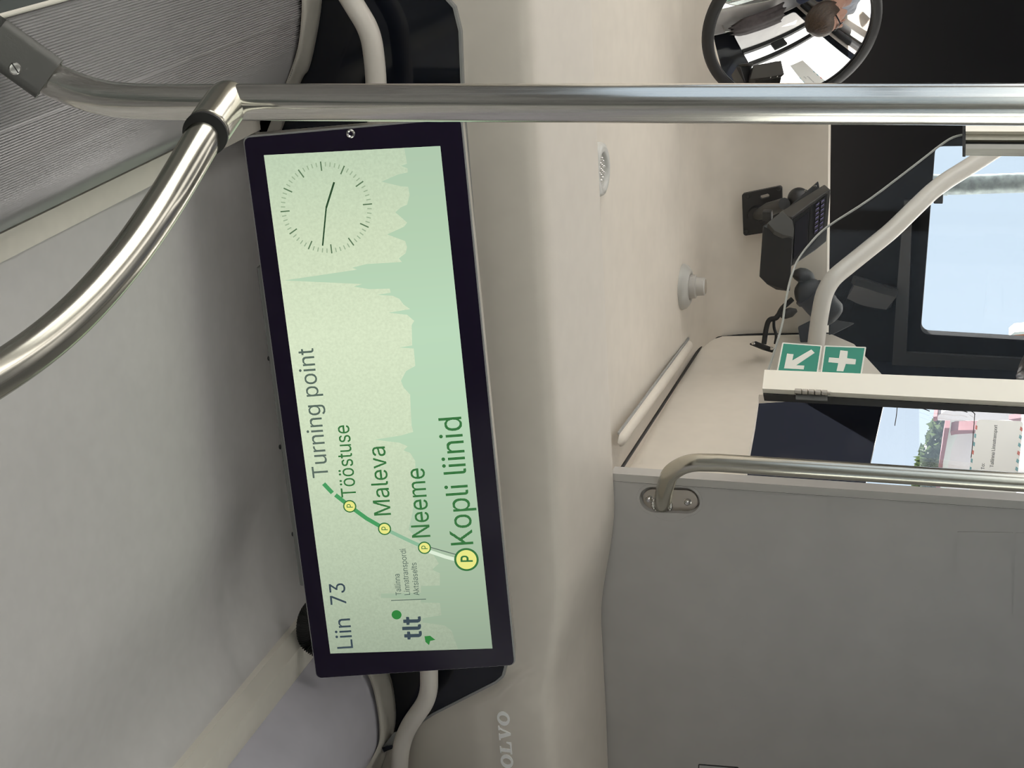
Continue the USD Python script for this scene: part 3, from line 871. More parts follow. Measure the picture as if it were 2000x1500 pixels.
# ---------------------------------------------------------------- cab fittings
YR = 3.12
crail = thing('cab_rail', 'bent cream painted rail behind the cab door glass', 'rail')
cp = [on_y(*q) for q in ((1588, 730, 3.17), (1597, 640, 3.18), (1612, 555, 3.2), (1700, 484, 3.3), (1740, 452, 3.35), (1830, 364, 3.48), (1905, 318, 3.55), (1960, 282, 3.6), (2060, 215, 3.66))]
obj('tube', tube(bend(cp, .05, 8), np.linspace(.0188, .0200, len(bend(cp, .05, 8))), 24), M_TUBE, crail, smooth=60)
p = on_y(1833, 384, 3.48)
obj('clip', rbox((.03, .02, .014), .002, p, frame((0, -1, 0))), M_GREYBLACK, crail)
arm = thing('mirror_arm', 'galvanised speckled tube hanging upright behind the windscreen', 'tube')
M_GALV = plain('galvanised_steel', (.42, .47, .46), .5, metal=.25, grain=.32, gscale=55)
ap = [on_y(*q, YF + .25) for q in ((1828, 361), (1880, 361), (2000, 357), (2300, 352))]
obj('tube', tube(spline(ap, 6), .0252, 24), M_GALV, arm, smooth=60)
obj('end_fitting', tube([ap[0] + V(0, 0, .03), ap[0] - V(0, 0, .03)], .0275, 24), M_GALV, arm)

strap = thing('reflection_strap', 'dark grey curved cover built for a reflection in the door glass', 'standin')
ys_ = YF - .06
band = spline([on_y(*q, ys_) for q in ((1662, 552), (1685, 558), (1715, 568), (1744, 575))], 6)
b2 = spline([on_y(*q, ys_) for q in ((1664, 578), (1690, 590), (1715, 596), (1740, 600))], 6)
obj('standin', grid(np.stack([band, band + V(0, -.02, -.01), b2 + V(0, -.02, .01), b2]), thick=(0, .06, 0)), M_GREYBLACK, strap, smooth=40)  # stands in for a curved reflection on the glass, not a fitting

# round lamp let into the lining, and a swivelling reading lamp
lampa = thing('ceiling_spotlight', 'round flush cab lamp with a ring of small reflectors near the fascia', 'lamp')
o = on_z(1167, 331, 2.167)
dn = (0, 0, -1)
obj('ring', lathe([(.0465, 0), (.0465, .004), (.044, .010), (.038, .0125), (.031, .012), (.0285, .0095), (.0280, .004)], o, dn, 48), plain('lamp_ring', (.50, .49, .46), .3), lampa, smooth=60)
obj('lens', lathe([(0, .0045), (.0282, .0045), (.0282, .003)], o, dn, 40), plain('lamp_lens', (.62, .60, .57), .2), lampa)
led = []
for rr, n in ((0, 1), (.010, 6), (.0195, 12)):
    for k in range(n):
        s_ = trimesh.creation.icosphere(2, .0034)
        s_.apply_translation(o + V(rr * math.cos(2 * math.pi * k / n), rr * math.sin(2 * math.pi * k / n), -.005))
        led.append(s_)
for s_ in led:
    obj('reflector', s_, M_BOLT, lampa)
lampb = thing('reading_lamp', 'round grey swivelling reading lamp protruding from the cab lining', 'lamp')
o = on_z(1331, 560, 2.162)
obj('ring', lathe([(.050, 0), (.050, .004), (.047, .012), (.038, .019), (.030, .021), (.026, .018), (.0255, .010)], o, dn, 48), plain('reading_lamp_ring', (.43, .42, .39), .3), lampb, smooth=60)
ax = nrm(V(.03, .05, -1))
obj('lamp_head', lathe([(0, .052), (.0165, .052), (.0195, .0495), (.0205, .033), (.0255, .031), (.0265, .014), (.0265, .0)], o, ax, 40), plain('reading_lamp_head', (.42, .40, .37), .3), lampb, smooth=40)
obj('lamp_glass', lathe([(0, .0525), (.0155, .0525), (.0155, .051)], o, ax, 30), M_BOLT, lampb)

latch = thing('panel_latch', 'tiny chrome latch at the corner of the cab lining', 'latch')
p = on_y(1374, 664, 3.36)
obj('body', rbox((.012, .012, .018), .003, p), M_BOLT, latch)
obj('tongue', rbox((.007, .008, .030), .002, p + V(-.004, -.008, -.010)), M_BLACKP, latch)

dash = thing('dashboard', 'low grey dashboard under the windscreen', 'dashboard')
obj('top', rbox((2.2, .34, .08), .03, V(-.30, 3.56, .87)), plain('dash_grey', (.30, .30, .29), .6), dash)
obj('front', rbox((2.2, .20, .83), .05, V(-.30, 3.63, .416)), M_GREYBLACK, dash)

# ticket terminal on its bracket
term = thing('ticket_terminal', 'black ticket terminal with lit keypad on a square wall bracket', 'terminal')
hp = lambda pts, r=.0: hull([at_d(*q) for q in pts], r)
pq = [(1449, 379), (1527, 363), (1529, 449), (1452, 461)]
P4 = [on_y(*q, 3.352) for q in pq]
pn = V(0, -1, 0)
pol = sg.Polygon([(p_[0], p_[2]) for p_ in P4]).buffer(-.006).buffer(.006)
slot = sg.LineString([(on_y(*q, 3.352)[0], on_y(*q, 3.352)[2]) for q in ((1488, 385), (1499, 382))]).buffer(.0042)
obj('wall_plate', prism(pol.difference(slot), .010, (0, 3.362, 0), (1, 0, 0), (0, 0, 1)), M_BLACKP, term, label='square black bracket plate with a slot')
for q in ((1460, 383), (1521, 368), (1458, 452)):
    obj('plate_screw', lathe([(0, .003), (.004, .0025), (.0055, 0)], on_y(*q, 3.352), pn, 16), M_GREYBLACK, term)
obj('plate_spacer', trimesh.creation.box(bounds=[(o_[0] - .02, 3.36, o_[2] - .03), (o_[0] + .02, 3.40, o_[2] + .0)]) if (o_ := on_y(1500, 425, 3.36)) is not None else None, M_BLACKP, term)
o = on_y(1480, 420, 3.352)
obj('swivel_disc', lathe([(0, .012), (.020, .011), (.023, 0)], o, pn, 30), M_BLACKP, term, smooth=50)
ctr = at_d(1532, 398, 3.26)
obj('arm', tube([o + V(0, 0, 0), (o + ctr) / 2 + V(0, 0, .004), ctr], [.013, .016, .013], 14), M_GREYBLACK, term, smooth=40)
obj('arm_knob', rbox((.022, .022, .02), .003, at_d(1499, 420, 3.27)), M_GREYBLACK, term)
obj('ball_joint', (lambda s_: (s_.apply_translation(at_d(1560, 388, 3.28)), s_)[1])(trimesh.creation.icosphere(3, .024)), M_BLACKP, term, smooth=True)
dth = 3.16
obj('back_plate', hp([(1537, 409, dth + .06), (1597, 356, dth + .06), (1599, 366, dth + .06), (1545, 409, dth + .06), (1537, 440, dth + .08), (1597, 380, dth + .08)], .0015), M_BLACKP, term)
for q in ((1574, 373), (1592, 364)):
    obj('plate_screw', lathe([(0, .002), (.0025, .0018), (.0032, 0)], at_d(*q, dth + .055), (0, -1, -.2), 12), M_BOLT, term)
body = [(1525, 417, dth + .05), (1610, 364, dth + .05), (1619, 372, dth), (1547, 425, dth), (1611, 470, dth + .03), (1590, 487, dth + .03), (1541, 520, dth + .03), (1525, 500, dth + .08), (1600, 440, dth + .08)]
obj('terminal_body', hp(body, .003), plain('terminal_grey', (.052, .050, .047), .5), term)
# its front: three corner points give the face the keys stand on
A, B, Cc = at_d(1546, 428, dth - .004), at_d(1618, 375, dth - .004), at_d(1541, 520, dth + .026)
fx, fy = nrm(B - A), nrm(Cc - A)
fn = np.cross(fx, fy)
fn = fn if fn @ (EYE - A) > 0 else -fn
ft = lambda a, b, z=0.: A + (B - A) * a + (Cc - A) * b + fn * z
obj('face_panel', hull([ft(a, b, z) for a, b in ((.04, .03), (.97, .03), (.93, .72), (.66, .90), (.04, .97)) for z in (-.002, .0015)]), M_BLACKP, term)
obj('display_window', hull([ft(a, b, z) for a, b in ((.10, .12), (.47, .10), (.46, .80), (.10, .90)) for z in (0, .003)]), plain('terminal_glass', (.03, .03, .035), .15), term)
obj('divider_slot', hull([ft(a, b, z) for a, b in ((.50, .06), (.535, .06), (.535, .78), (.50, .80)) for z in (0, .0022)]), M_RUBBER, term)
M_KEY = plain('key_cap', (.07, .065, .085), .4)
M_KEYMARK = emit('key_glow', lin(118, 112, 152))
for i in range(2):
    for j in range(7):
        a, b = .70 + .14 * i, .09 + .093 * j + .01 * i
        kc = obj('key', hull([ft(a + da, b + db, z) for da in (-.05, .05) for db in (-.032, .032) for z in (0, .004)]), M_KEY, term)
        obj('key_mark', hull([ft(a + da, b + db, z) for da in (-.032, .03) for db in (-.020, -.010) for z in (.003, .0047)]), M_KEYMARK, kc)
# paper roll housing
hA = [(1501, 436), (1528, 415), (1546, 432), (1549, 447), (1548, 462), (1530, 459), (1513, 450)]
obj('roll_cap', hp([(x, y, dth - .012) for x, y in hA] + [(x - 1, y + 6, dth - .006) for x, y in hA], .002), plain('roll_cap', (.060, .058, .053), .5), term, label='lighter end cap of the paper roll housing')
hB = [(1493, 443, dth), (1503, 437, dth), (1546, 466, dth - .01), (1541, 524, dth + .01), (1540, 566, dth + .02), (1517, 563, dth + .03), (1500, 553, dth + .03), (1486, 539, dth + .03), (1510, 440, dth + .07), (1500, 540, dth + .10), (1535, 560, dth + .09), (1538, 470, dth + .07)]
obj('roll_housing', hp(hB, .003), M_BLACKP, term, smooth=35)

# handset with its cables in the corner
mic = thing('radio_handset', 'black radio handset hanging on a cable in the cab corner', 'handset')
dm = 3.47
a_, b_ = at_d(1560, 552, dm), at_d(1632, 622, dm + .02)
obj('body', tube(spline([a_, a_ * .85 + b_ * .15, a_ * .6 + b_ * .4, a_ * .3 + b_ * .7, a_ * .08 + b_ * .92, b_], 4), np.interp(np.linspace(0, 1, 21), [0, .06, .25, .5, .75, .94, 1], [.004, .019, .033, .036, .034, .022, .007]), 24), M_GREYBLACK, mic, smooth=60)
t_ = nrm(b_ - a_)
for k, rr in ((.30, .0378), (.66, .0365)):
    c_ = a_ + (b_ - a_) * k
    obj('band', tube([c_ - t_ * .004, c_ + t_ * .004], rr, 24), M_BLACKP, mic)
obj('head', tube(spline([at_d(1556, 548, dm), at_d(1564, 540, dm), at_d(1588, 546, dm + .01)], 4), [.007, .014, .0175, .0187, .020, .020, .0187, .0155, .007], 18), M_GREYBLACK, mic, smooth=60)
obj('cradle', hp([(1562, 640, dm + .04), (1598, 622, dm + .04), (1606, 660, dm + .05), (1590, 682, dm + .05), (1568, 676, dm + .05), (1585, 650, dm + .09)], .004), M_GREYBLACK, mic, smooth=40)
obj('bracket_wing', hp([(1620, 655, dm + .08), (1622, 625, dm + .08), (1666, 632, dm + .09), (1640, 645, dm + .1)], .002), M_GREYBLACK, mic)
cab1 = spline([at_d(*q, 3.36) for q in ((1548, 584), (1528, 602), (1517, 620), (1503, 625), (1497, 640), (1492, 672))], 8)
obj('cable', tube(cab1, .0057, 12), M_RUBBER, mic, smooth=60)
cab2 = spline([at_d(*q, 3.36) for q in ((1526, 606), (1513, 622), (1512, 640), (1516, 655), (1514, 672))], 8)
obj('cable', tube(cab2, .0032, 10), M_RUBBER, mic, smooth=60)
obj('strain_relief', tube(spline([at_d(*q, 3.36) for q in ((1524, 616), (1538, 612), (1556, 606))], 5), np.interp(np.linspace(0, 1, 11), [0, .3, .7, 1], [.006, .011, .011, .004]), 14), M_GREYBLACK, mic, smooth=60)
obj('cable_plate', hp([(1466, 672, 3.40), (1476, 668, 3.40), (1512, 682, 3.40), (1508, 687, 3.40), (1490, 682, 3.44)], .002), M_RUBBER, mic)
for q in ((1471, 671), (1507, 681)):
    obj('screw', lathe([(0, .004), (.003, .003), (.0042, 0)], at_d(*q, 3.39), (1, -.3, -.1), 12), M_BOLT, mic)

# corrugated hose beside the display, and a small holder under the bar
hose = thing('corrugated_hose', 'black corrugated hose curling out behind the upper left of the display', 'hose')
hp_ = spline([on_y(*q, 1.925) for q in ((640, 1176), (612, 1182), (596, 1204), (592, 1232), (599, 1256), (617, 1270), (650, 1284))], 40)
obj('hose', tube(hp_, .0100 + .0013 * np.cos(np.arange(len(hp_)) * .95), 16), M_RUBBER, hose, smooth=60)
hold = thing('trim_clip', 'small grey clip behind the mount bar at the violet panel end', 'clip')
obj('clip', hull([on_y(*q, y) for q in ((745, 1462), (770, 1430), (784, 1426), (776, 1452), (750, 1470)) for y in (2.065, 2.095)]), M_RIM, hold)
obj('clip_gap', hull([on_y(*q, y) for q in ((746, 1460), (765, 1455), (772, 1460), (750, 1469)) for y in (2.055, 2.07)]), M_GLASSBLACK, hold)

# raised letters of the maker's name on the fascia
def serif(kind):
    """Broad slab-serif capitals in a unit box of height 1."""
    if kind == 'O':
        o_ = shapely.affinity.scale(sg.Point(0, 0).buffer(.5, 32), 1.30, 1.04)
        i_ = shapely.affinity.rotate(shapely.affinity.scale(sg.Point(0, 0).buffer(.5, 32), .62, .70), 8)
        return shapely.affinity.translate(o_.difference(i_), .65, .5), 1.30
    if kind == 'L':
        return shapely.union_all([sg.box(.16, 0, .46, 1), sg.box(0, .90, .62, 1), sg.box(0, 0, 1.12, .12), sg.Polygon([(1.12, 0), (1.12, .40), (1.02, .40), (.90, .12), (.9, 0)])]), 1.12
    v_ = sg.Polygon([(.10, 1), (.46, 1), (.80, .32), (1.08, 1), (1.22, 1), (.78, 0), (.58, 0)])
    return shapely.union_all([v_, sg.box(0, .90, .60, 1), sg.box(.94, .90, 1.34, 1)]), 1.34


h_ = .0218
yb = YFA - .0095
xe, zb = on_y(994, 1391, yb)[0], on_y(994, 1391, yb)[2]
x_ = xe
M_LET = plain('letter_white', (.94, .93, .91), .35)
for kind in 'OVLOV':
    g_, w_ = serif(kind)
    x_ -= w_ * h_
    obj('letter', prism(shapely.affinity.scale(g_, h_, h_, origin=(0, 0)), .0022, (x_, yb + .0012, zb), (1, 0, 0), (0, 0, 1)), M_LET, wall_front)
    x_ -= .10 * h_

# ---------------------------------------------------------------- round convex mirror
MIR_C = on_y(1548.5, 54, 3.2)
MIR_R, MIR_CURV = .1685, .868
MIR_N = nrm(V(-.3788, -.843, -.382))
mir = thing('convex_mirror', 'round black rimmed convex mirror hanging from the cab lining', 'mirror')
a_max = math.asin(MIR_R / MIR_CURV)
prof_ = [(MIR_CURV * math.sin(t), MIR_CURV * (math.cos(t) - math.cos(a_max))) for t in np.linspace(0, a_max, 40)]
def mlathe(pr, n=96):
    return lathe(pr, MIR_C, MIR_N, n)
obj('mirror_glass', mlathe(prof_, 160), M_MIRROR, mir, smooth=True)
obj('rim', mlathe([(MIR_R - .004, .002), (MIR_R - .002, .007), (MIR_R + .006, .009), (MIR_R + .017, .004), (MIR_R + .020, -.006), (MIR_R + .010, -.016), (MIR_R - .01, -.020), (0, -.024)]), M_BLACKP, mir, smooth=50)
st_ = MIR_C - MIR_N * .02
obj('stem', tube(bend([st_, st_ - MIR_N * .05, V(st_[0] - .01, YC + .0, st_[2] - .02)], .02), .011, 16), M_BLACKP, mir, smooth=50)
obj('stem_foot', lathe([(0, .008), (.03, .007), (.034, 0)], V(st_[0] - .01, YC, st_[2] - .02), (0, -1, 0), 30), M_BLACKP, mir)

# ---------------------------------------------------------------- sticker on the driver's side window
def on_w(px, py):
    return on_x(px, py, XS + .002)


def wprism(pts, d, off=0.0):
    return prism(sg.Polygon([on_w(*q)[1:] for q in pts]).buffer(0), d, (XS + .002 + off, 0, 0), (0, 1, 0), (0, 0, 1))


cW = lambda pts: [(1700 + x / 6.6667, 780 + y / 6.6667) for x, y in pts]
card = cW([(1385, 300), (1412, 266), (1960, 285), (1988, 318), (1890, 1250), (1880, 1300), (1290, 1290), (1290, 900)])
sk = obj('address_sticker', wprism(card, .0006), M_WHITE, w1, label='white envelope sticker with airmail stripes and black lettering')
M_RED, M_BLUE = plain('stripe_red', lin(190, 90, 70), .5), plain('stripe_teal', lin(90, 150, 155), .5)
for k in range(6):
    y_ = 360 + k * 108
    obj('stripe', wprism(cW([(1372 - k * 15, y_ - 22), (1393 - k * 15, y_ - 8), (1388 - k * 15, y_ + 42), (1364 - k * 15, y_ + 25)]), .0004, .0006), M_RED if k % 3 == 0 else M_BLUE, sk)
    y_ = 395 + k * 104
    obj('stripe', wprism(cW([(1956 - k * 12, y_ - 38), (1985 - k * 12, y_ - 12), (1976 - k * 12, y_ + 30), (1944 - k * 12, y_ + 5)]), .0004, .0006), M_RED if k % 3 == 0 else M_BLUE, sk)
M_INK = plain('ink', (.10, .11, .10), .6)


def wtext(s, p0, p1, cap):
    a, b, c = on_w(*p0), on_w(*p1), on_w(*cap)
    d = nrm(b - a)
    n_ = np.cross((1, 0, 0), d)
    n_ = n_ if n_[2] > 0 else -n_
    h = abs((c - a) @ n_)
    t = meshkit.text_mesh(s, h, .0004)
    t.apply_scale((np.linalg.norm(b - a) / t.bounds[1, 0], 1, 1))
    return obj('lettering', place(t, a + V(.0007, 0, 0), d, n_, np.cross(d, n_)), M_INK, sk, smooth=False)


wtext('Tallinna Linnatransport', (1940, 914), (1948, 831), (1933, 914))
wtext('To:', (1923, 918), (1923, 906), (1916, 918))
for a_, b_, c_ in (((350, 75), (340, 200), (318, 340)), ((600, 95), (680, 120), (770, 152)), ((770, 118), (900, 125), (1110, 150)), ((1110, 145), (1200, 150), (1262, 168)), ((1290, 140), (1340, 170), (1362, 195)), ((1358, 195), (1352, 300), (1340, 440)), ((1340, 440), (1330, 600), (1312, 760))):
    pth = spline([on_w(*cW([q])[0]) for q in (a_, b_, c_)], 4)
    obj('scratch', tube(pth, .0011, 6), M_RUBBER, w1)

# ---------------------------------------------------------------- outside: ground, buildings, tree
GZ = -.35
obj('ground', trimesh.creation.box(bounds=[(-90, -60, GZ - .1), (60, 120, GZ)]), plain('concrete_yard', (.42, .415, .40), .9, grain=.06, gscale=2), label='pale concrete yard around the bus', category='ground', kind='structure')
YO = 16.0
oo = lambda pts, y: [(on_y(*q, y)[0], on_y(*q, y)[2]) for q in pts]
oprism = lambda pts, d, y=YO: prism(sg.Polygon(oo(pts, y)).buffer(0), -d, (0, y, 0), (1, 0, 0), (0, 0, 1))
M_OWALL = plain('white_render', (.33, .31, .31), .8, grain=.02, gscale=1)
M_ORED = plain('red_paint', lin(84, 30, 36), .6)
M_OGREY = plain('outdoor_grey', (.33, .36, .34), .8)
shed = thing('depot_building', 'white depot building with red roof edge beyond the side window', 'building')
obj('wall', oprism(cW([(1060, 470), (1130, 440), (2400, 480), (2400, 1700), (880, 1700), (975, 1160), (1010, 860)]), 3.0, YO + .05), M_OWALL, shed)
obj('soffit_shade', oprism(cW([(1010, 440), (1140, 440), (1060, 640), (1010, 860), (975, 1250), (900, 1250), (940, 860)]), .6, YO), M_OGREY, shed)  # grey band painting the shadow under the roof edge
obj('roof_edge', oprism(cW([(965, 372), (1030, 372), (985, 620), (940, 850), (910, 1150), (890, 1300), (838, 1300), (850, 1150), (890, 850), (935, 600)]), .9, YO - .3), M_ORED, shed)
obj('downpipe', oprism(cW([(1040, 420), (1100, 402), (1420, 398), (1900, 420), (1900, 470), (1420, 438), (1110, 455), (1050, 470)]), .25, YO - .25), M_ORED, shed)
canopy = thing('canopy', 'white canopy roof with red end board above the depot', 'canopy')
obj('roof', oprism(cW([(865, 225), (1000, 130), (1250, 70), (2300, 110), (2300, 235), (1900, 270), (1160, 275), (880, 275)]), .25, YO - 3.2), M_OWALL, canopy)
obj('end_board', oprism(cW([(818, 228), (866, 222), (870, 280), (820, 285)]), .4, YO - 3.3), M_ORED, canopy)
obj('roof_rib', oprism(cW([(1800, 262), (2100, 219), (2100, 262), (1900, 290)]), .1, YO - 3.4), M_ORED, canopy)


def tree(px_list, Y, spread, name, label, n=900, seed=1):
    """A crown of leaf clumps through the given picture points, on a trunk."""
    g = np.random.default_rng(seed)
    t = thing(name, label, 'tree')
    cs = [on_y(*q, Y) for q in px_list]
    vs, fs, k = [], [], 0
    for c in cs:
        for _ in range(n // len(cs)):
            d_ = nrm(g.normal(size=3)) * spread * g.random() ** .4
            c_ = c + d_ * V(1, 1.2, .8)
            e1_ = nrm(g.normal(size=3)) * g.uniform(.05, .13)
            e2_ = nrm(np.cross(e1_, g.normal(size=3))) * g.uniform(.04, .08)
            vs += [c_ - e1_, c_ + e2_, c_ + e1_, c_ - e2_]
            fs += [(k, k + 1, k + 2), (k, k + 2, k + 3)]
            k += 4
    obj('foliage', trimesh.Trimesh(np.array(vs), np.array(fs), process=False), M_LEAF, t, smooth=False, kind='stuff')
    b = np.mean(cs, axis=0)
    obj('trunk', tube([V(b[0], b[1], GZ), V(b[0], b[1], b[2])], [.16, .08], 10), plain('bark_' + name, (.12, .09, .06), .9), t)


M_LEAF = mat('leaf', {'d': ('principled_bsdf', {'base_color': (.055, .080, .038), 'roughness': .6}), 't': ('translucent_bsdf', {'color': (.07, .10, .04)}), 'm': ('mix_closure', {'fac': .3})}, [('d.BSDF', 'm.closure1'), ('t.BSDF', 'm.closure2')], 'm.closure')
tree([(1852, 832), (1842, 850), (1838, 868), (1828, 890), (1822, 908), (1815, 930), (1812, 950), (1806, 968)], YO + 3.5, .23, 'tree', 'bushy green tree rising behind the red roof edge', 2600)
orange = thing('orange_building', 'orange brick building corner seen through the windscreen', 'building')
yo2 = 34.0
op2 = lambda pts: [(on_y(*q, yo2)[0], on_y(*q, yo2)[2]) for q in pts]
obj('wall', prism(op2([(1985, 700), (1975, 652), (1983, 646), (2060, 640), (2060, 700)]), -.5, (0, yo2, 0), (1, 0, 0), (0, 0, 1)), plain('orange_brick', (.40, .16, .08), .85), orange)
obj('window', prism(op2([(1985, 690), (1985, 659), (2012, 654), (2012, 690)]), -.2, (0, yo2 - .1, 0), (1, 0, 0), (0, 0, 1)), M_OGREY, orange)
obj('roof', prism(op2([(1970, 652), (1981, 643), (2062, 636), (2062, 642), (1982, 648)]), -.6, (0, yo2 - .2, 0), (1, 0, 0), (0, 0, 1)), M_OGREY, orange)
# pale sunlit hall along the left side of the yard (added so the windows in the round mirror turn white)
hall = thing('added_white_hall', 'long white hall added to brighten the view in the round mirror', 'building')
obj('wall', trimesh.creation.box(bounds=[(-12.0, -8, GZ), (-9.0, 5.0, 5.5)]), plain('white_hall_wall', (.80, .79, .75), .8), hall)
obj('plinth', trimesh.creation.box(bounds=[(-9.02, -8, GZ), (-8.9, 5.0, .5)]), M_OGREY, hall)

# ---------------------------------------------------------------- driver, seat, wheel and coat: met only in the round mirror
import manifold3d as m3


def bone(a, b, ra, rb):
    return m3.Manifold.batch_hull([m3.Manifold.sphere(ra, 20).translate(tuple(map(float, a))), m3.Manifold.sphere(rb, 20).translate(tuple(map(float, b)))])


def flesh(parts, length=.012, rounds=14):
    m = parts[0]
    for p in parts[1:]:
        m = m + p
    t = m.refine_to_length(length).to_mesh()
    t = trimesh.Trimesh(np.array(t.vert_properties[:, :3]), np.array(t.tri_verts), process=True)
    trimesh.smoothing.filter_taubin(t, lamb=.5, nu=.53, iterations=rounds)
    return t


def ball(c, r, squash=(1, 1, 1), R=None):
    m = m3.Manifold.sphere(1.0, 28).scale(tuple(float(r * k) for k in squash))
    if R is not None:
        m = m.transform(np.column_stack([np.array(R).T, np.asarray(c, float)]))
        return m
    return m.translate(tuple(map(float, c)))


HC = V(-1.155, 2.915, 1.305)
FW = nrm(V(-.38, .90, -.16))
LT = nrm(np.cross(V(0, 0, 1), FW))             # the driver's left
UPH = np.cross(FW, LT)
h = lambda f, l, u: HC + FW * f + LT * l + UPH * u
RH = np.array([FW, LT, UPH])
nb = V(-1.14, 2.845, 1.13)
sl, sr = V(-1.315, 2.82, 1.07), V(-.955, 2.86, 1.07)
pv = V(-1.13, 2.80, .60)
WC = V(-1.13, 3.27, .93)
wn = nrm(V(0, -.75, .66))
wx = V(1, 0, 0)
wy = np.cross(wn, wx)
hl, hr_ = WC - wx * .19 + wy * .05, WC + wx * .19 + wy * .05
el, er = V(-1.335, 2.98, .84), V(-.90, 3.0, .84)
head = [ball(h(-.012, 0, .035), .105, (.98, .76, .95), RH), bone(h(.045, 0, .045), h(.052, 0, -.075), .052, .034), bone(h(.02, .032, -.05), h(.058, .012, -.098), .030, .022), bone(h(.02, -.032, -.05), h(.058, -.012, -.098), .030, .022),
        bone(h(.094, 0, .02), h(.116, 0, -.022), .008, .013), bone(h(.098, -.016, -.056), h(.098, .016, -.056), .0085, .0085), bone(h(-.005, .075, .004), h(-.012, .080, -.03), .014, .010), bone(h(-.005, -.075, .004), h(-.012, -.080, -.03), .014, .010),
        bone(h(-.02, 0, -.05), nb, .052, .060)]


def hand(w, toward):
    """A closed hand on the wheel rim: palm, four curled fingers, a thumb along the rim."""
    d = nrm(toward)
    out = [bone(w - d * .075, w - d * .005, .026, .030)]
    s_ = wy
    for k, ln in enumerate((.030, .034, .032, .025)):
        b0 = w + s_ * (.026 - .018 * k) - d * .002
        b1, b2, b3 = b0 + wn * .022 + d * .020, b0 + wn * .004 + d * (ln + .008), b0 - wn * .018 + d * ln * .7
        out += [bone(b0, b1, .0095, .0090), bone(b1, b2, .0090, .0085), bone(b2, b3, .0085, .0075)]
    t0 = w - d * .03 + s_ * .026
    out += [bone(t0, t0 + s_ * .026 + wn * .012 + d * .012, .0110, .0100), bone(t0 + s_ * .026 + wn * .012 + d * .012, t0 + s_ * .040 + d * .026, .0100, .0085)]
    return out


kl, kr = V(-1.27, 3.16, .60), V(-.99, 3.16, .60)
al, ar = V(-1.27, 3.30, .20), V(-.99, 3.30, .20)
body = head + [bone(nb, nb - V(0, 0, .10), .075, .11), bone(sl, sr, .068, .068), bone(V(-1.24, 2.83, .98), V(-1.03, 2.84, .98), .105, .105), bone(V(-1.22, 2.82, .78), V(-1.04, 2.82, .78), .10, .10), bone(V(-1.22, 2.80, .62), V(-1.04, 2.80, .62), .115, .115),
               bone(sl, el, .056, .043), bone(el, hl - nrm(hl - el) * .08, .042, .027), bone(sr, er, .056, .043), bone(er, hr_ - nrm(hr_ - er) * .08, .042, .027)] + hand(hl, hl - el) + hand(hr_, hr_ - er) + [
               bone(V(-1.23, 2.82, .60), kl, .090, .062), bone(kl, al, .060, .040), bone(al, al + V(0, .15, -.10), .042, .035), bone(V(-1.03, 2.82, .60), kr, .090, .062), bone(kr, ar, .060, .040), bone(ar, ar + V(0, .15, -.10), .042, .035)]
drv = thing('person', 'person in sunglasses seated at the wheel, met in the round mirror', 'person')
M_SKIN = plain('skin', (.58, .33, .24), .5)
obj('body', flesh(body, .010, 10), M_SKIN, drv, smooth=True)
jk = [bone(nb - V(0, 0, .035), nb - V(0, 0, .11), .070, .125), bone(sl, sr, .080, .080), bone(V(-1.24, 2.83, .98), V(-1.03, 2.84, .98), .118, .118), bone(V(-1.22, 2.82, .78), V(-1.04, 2.82, .78), .113, .113), bone(V(-1.22, 2.80, .66), V(-1.04, 2.80, .66), .125, .125),
      bone(sl, el, .068, .055), bone(el, hl - nrm(hl - el) * .11, .054, .037), bone(sr, er, .068, .055), bone(er, hr_ - nrm(hr_ - er) * .11, .054, .037)]
obj('jacket', flesh(jk, .016, 8), plain('jacket_cloth', (.52, .53, .56), .8, grain=.2, gscale=30), drv, smooth=True)
tr_ = [bone(V(-1.23, 2.82, .60), kl, .100, .074), bone(kl, al, .070, .055), bone(V(-1.03, 2.82, .60), kr, .100, .074), bone(kr, ar, .070, .055), bone(V(-1.22, 2.80, .60), V(-1.04, 2.80, .60), .122, .122)]
obj('trousers', flesh(tr_, .018, 6), plain('trouser_cloth', (.03, .035, .05), .85), drv, smooth=True)
# hair: a cap drawn down over ears and nape, combed into locks
hm = trimesh.creation.icosphere(5, 1.0)
vv = hm.vertices.copy()
ff, ll, uu = vv[:, 0], vv[:, 1], vv[:, 2]
lim = np.where(ff > .25, .12 + .30 * (ff - .25) / .75, np.where(ff < -.2, -.95, -.45))
keep = uu > lim
lock = meshkit.fbm(np.stack([np.arctan2(ll, ff) * 9, uu * 1.2 + ff, ll * 2], 1), 3, 5) - .5
rad = np.stack([.126 * ff - .018, .101 * ll, .128 * uu + .032], 1) * (1 + .075 * lock[:, None])
pts_ = HC + rad[:, :1] * FW + rad[:, 1:2] * LT + rad[:, 2:3] * UPH
fk = keep[hm.faces].all(1)
obj('hair', trimesh.Trimesh(pts_, hm.faces[fk], process=False), plain('brown_hair', (.060, .036, .022), .45, grain=.4, gscale=90), drv, smooth=True)
M_SHADE = plain('sunglass_lens', (.010, .010, .010), .1)
for sd in (-1, 1):
    lens = hull([h(.104 - .016 * abs(l) / .06, sd * l, u) + FW * e for l, u in ((.012, .030), (.012, .002), (.028, -.010), (.056, -.002), (.062, .022), (.056, .034)) for e in (0, .006)])
    obj('sunglass_lens', lens, M_SHADE, drv)
    obj('temple_arm', tube([h(.090, sd * .066, .024), h(.03, sd * .083, .024), h(-.02, sd * .086, .016)], .0040, 8), M_SHADE, drv)
obj('nose_bridge', tube([h(.108, -.014, .022), h(.112, 0, .026), h(.108, .014, .022)], .0032, 8), M_SHADE, drv)

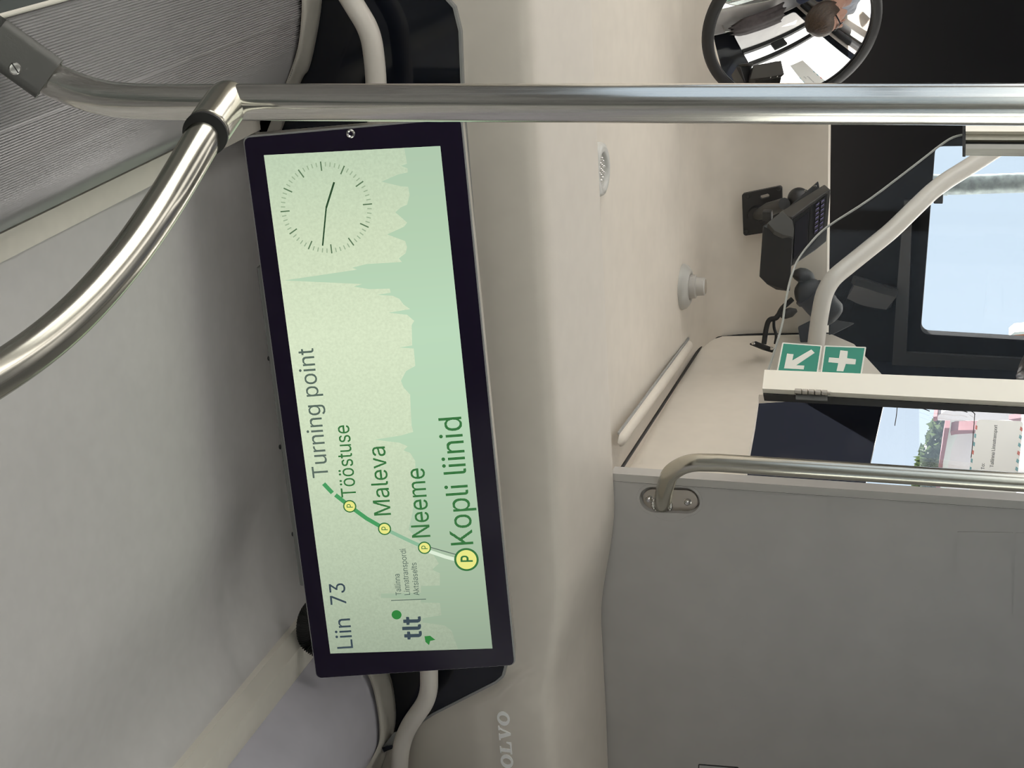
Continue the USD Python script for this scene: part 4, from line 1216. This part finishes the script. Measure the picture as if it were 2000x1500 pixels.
seat = thing('driver_seat', 'dark blue driver seat with headrest, met in the round mirror', 'seat')
M_SEAT = plain('seat_cloth', (.020, .026, .055), .85, grain=.2, gscale=80)
obj('cushion', rbox((.50, .50, .14), .05, V(-1.13, 2.93, .43)), M_SEAT, seat, smooth=50)
obj('backrest', rbox((.44, .09, .66), .04, V(-1.13, 2.60, .78)), M_SEAT, seat, smooth=50)
obj('headrest', rbox((.25, .08, .20), .035, V(-1.10, 2.61, 1.24)), M_SEAT, seat, smooth=50)
obj('pedestal', rbox((.36, .40, .36), .03, V(-1.13, 2.93, .18)), M_GREYBLACK, seat)
wheel = thing('steering_wheel', 'black steering wheel in front of the driver', 'steering wheel')
th_ = np.linspace(0, 2 * math.pi, 49)
obj('rim', tube([WC + (wx * math.cos(t) + wy * math.sin(t)) * .215 for t in th_], .014, 14, caps=False), M_BLACKP, wheel, smooth=60)
for t in (.5, 2.64, 4.71):
    obj('spoke', tube([WC, WC + (wx * math.cos(t) + wy * math.sin(t)) * .205], [.022, .013], 12), M_BLACKP, wheel)
obj('column', tube([WC + wn * .02, WC - wn * .10], [.045, .055], 20), M_GREYBLACK, wheel)
coat = thing('hanging_jacket', 'dark brown jacket hanging behind the driver, met in the round mirror', 'jacket')
cg = []
for u_ in np.linspace(0, 1, 26):
    r_ = []
    for v_ in np.linspace(0, 2 * math.pi, 48):
        wdt = .05 + .055 * sst(0, .25, u_)
        dep = .03 + .012 * sst(0, .3, u_)
        w_ = 1 + .13 * math.sin(5 * v_ + 3 * u_) * u_ + .05 * math.sin(11 * v_)
        r_.append((-1.345 + wdt * math.cos(v_) * w_, 2.535 + dep * math.sin(v_) * w_, 1.80 - .40 * u_ + .012 * math.sin(7 * v_)))
    cg.append(r_)
obj('cloth', grid(np.array(cg)), plain('coat_cloth', (.050, .040, .040), .8, grain=.25, gscale=25), coat, smooth=60)
obj('hook', tube([V(-1.345, 2.462, 1.84), V(-1.345, 2.535, 1.84), V(-1.345, 2.54, 1.79)], .006, 10), M_BOLT, coat)
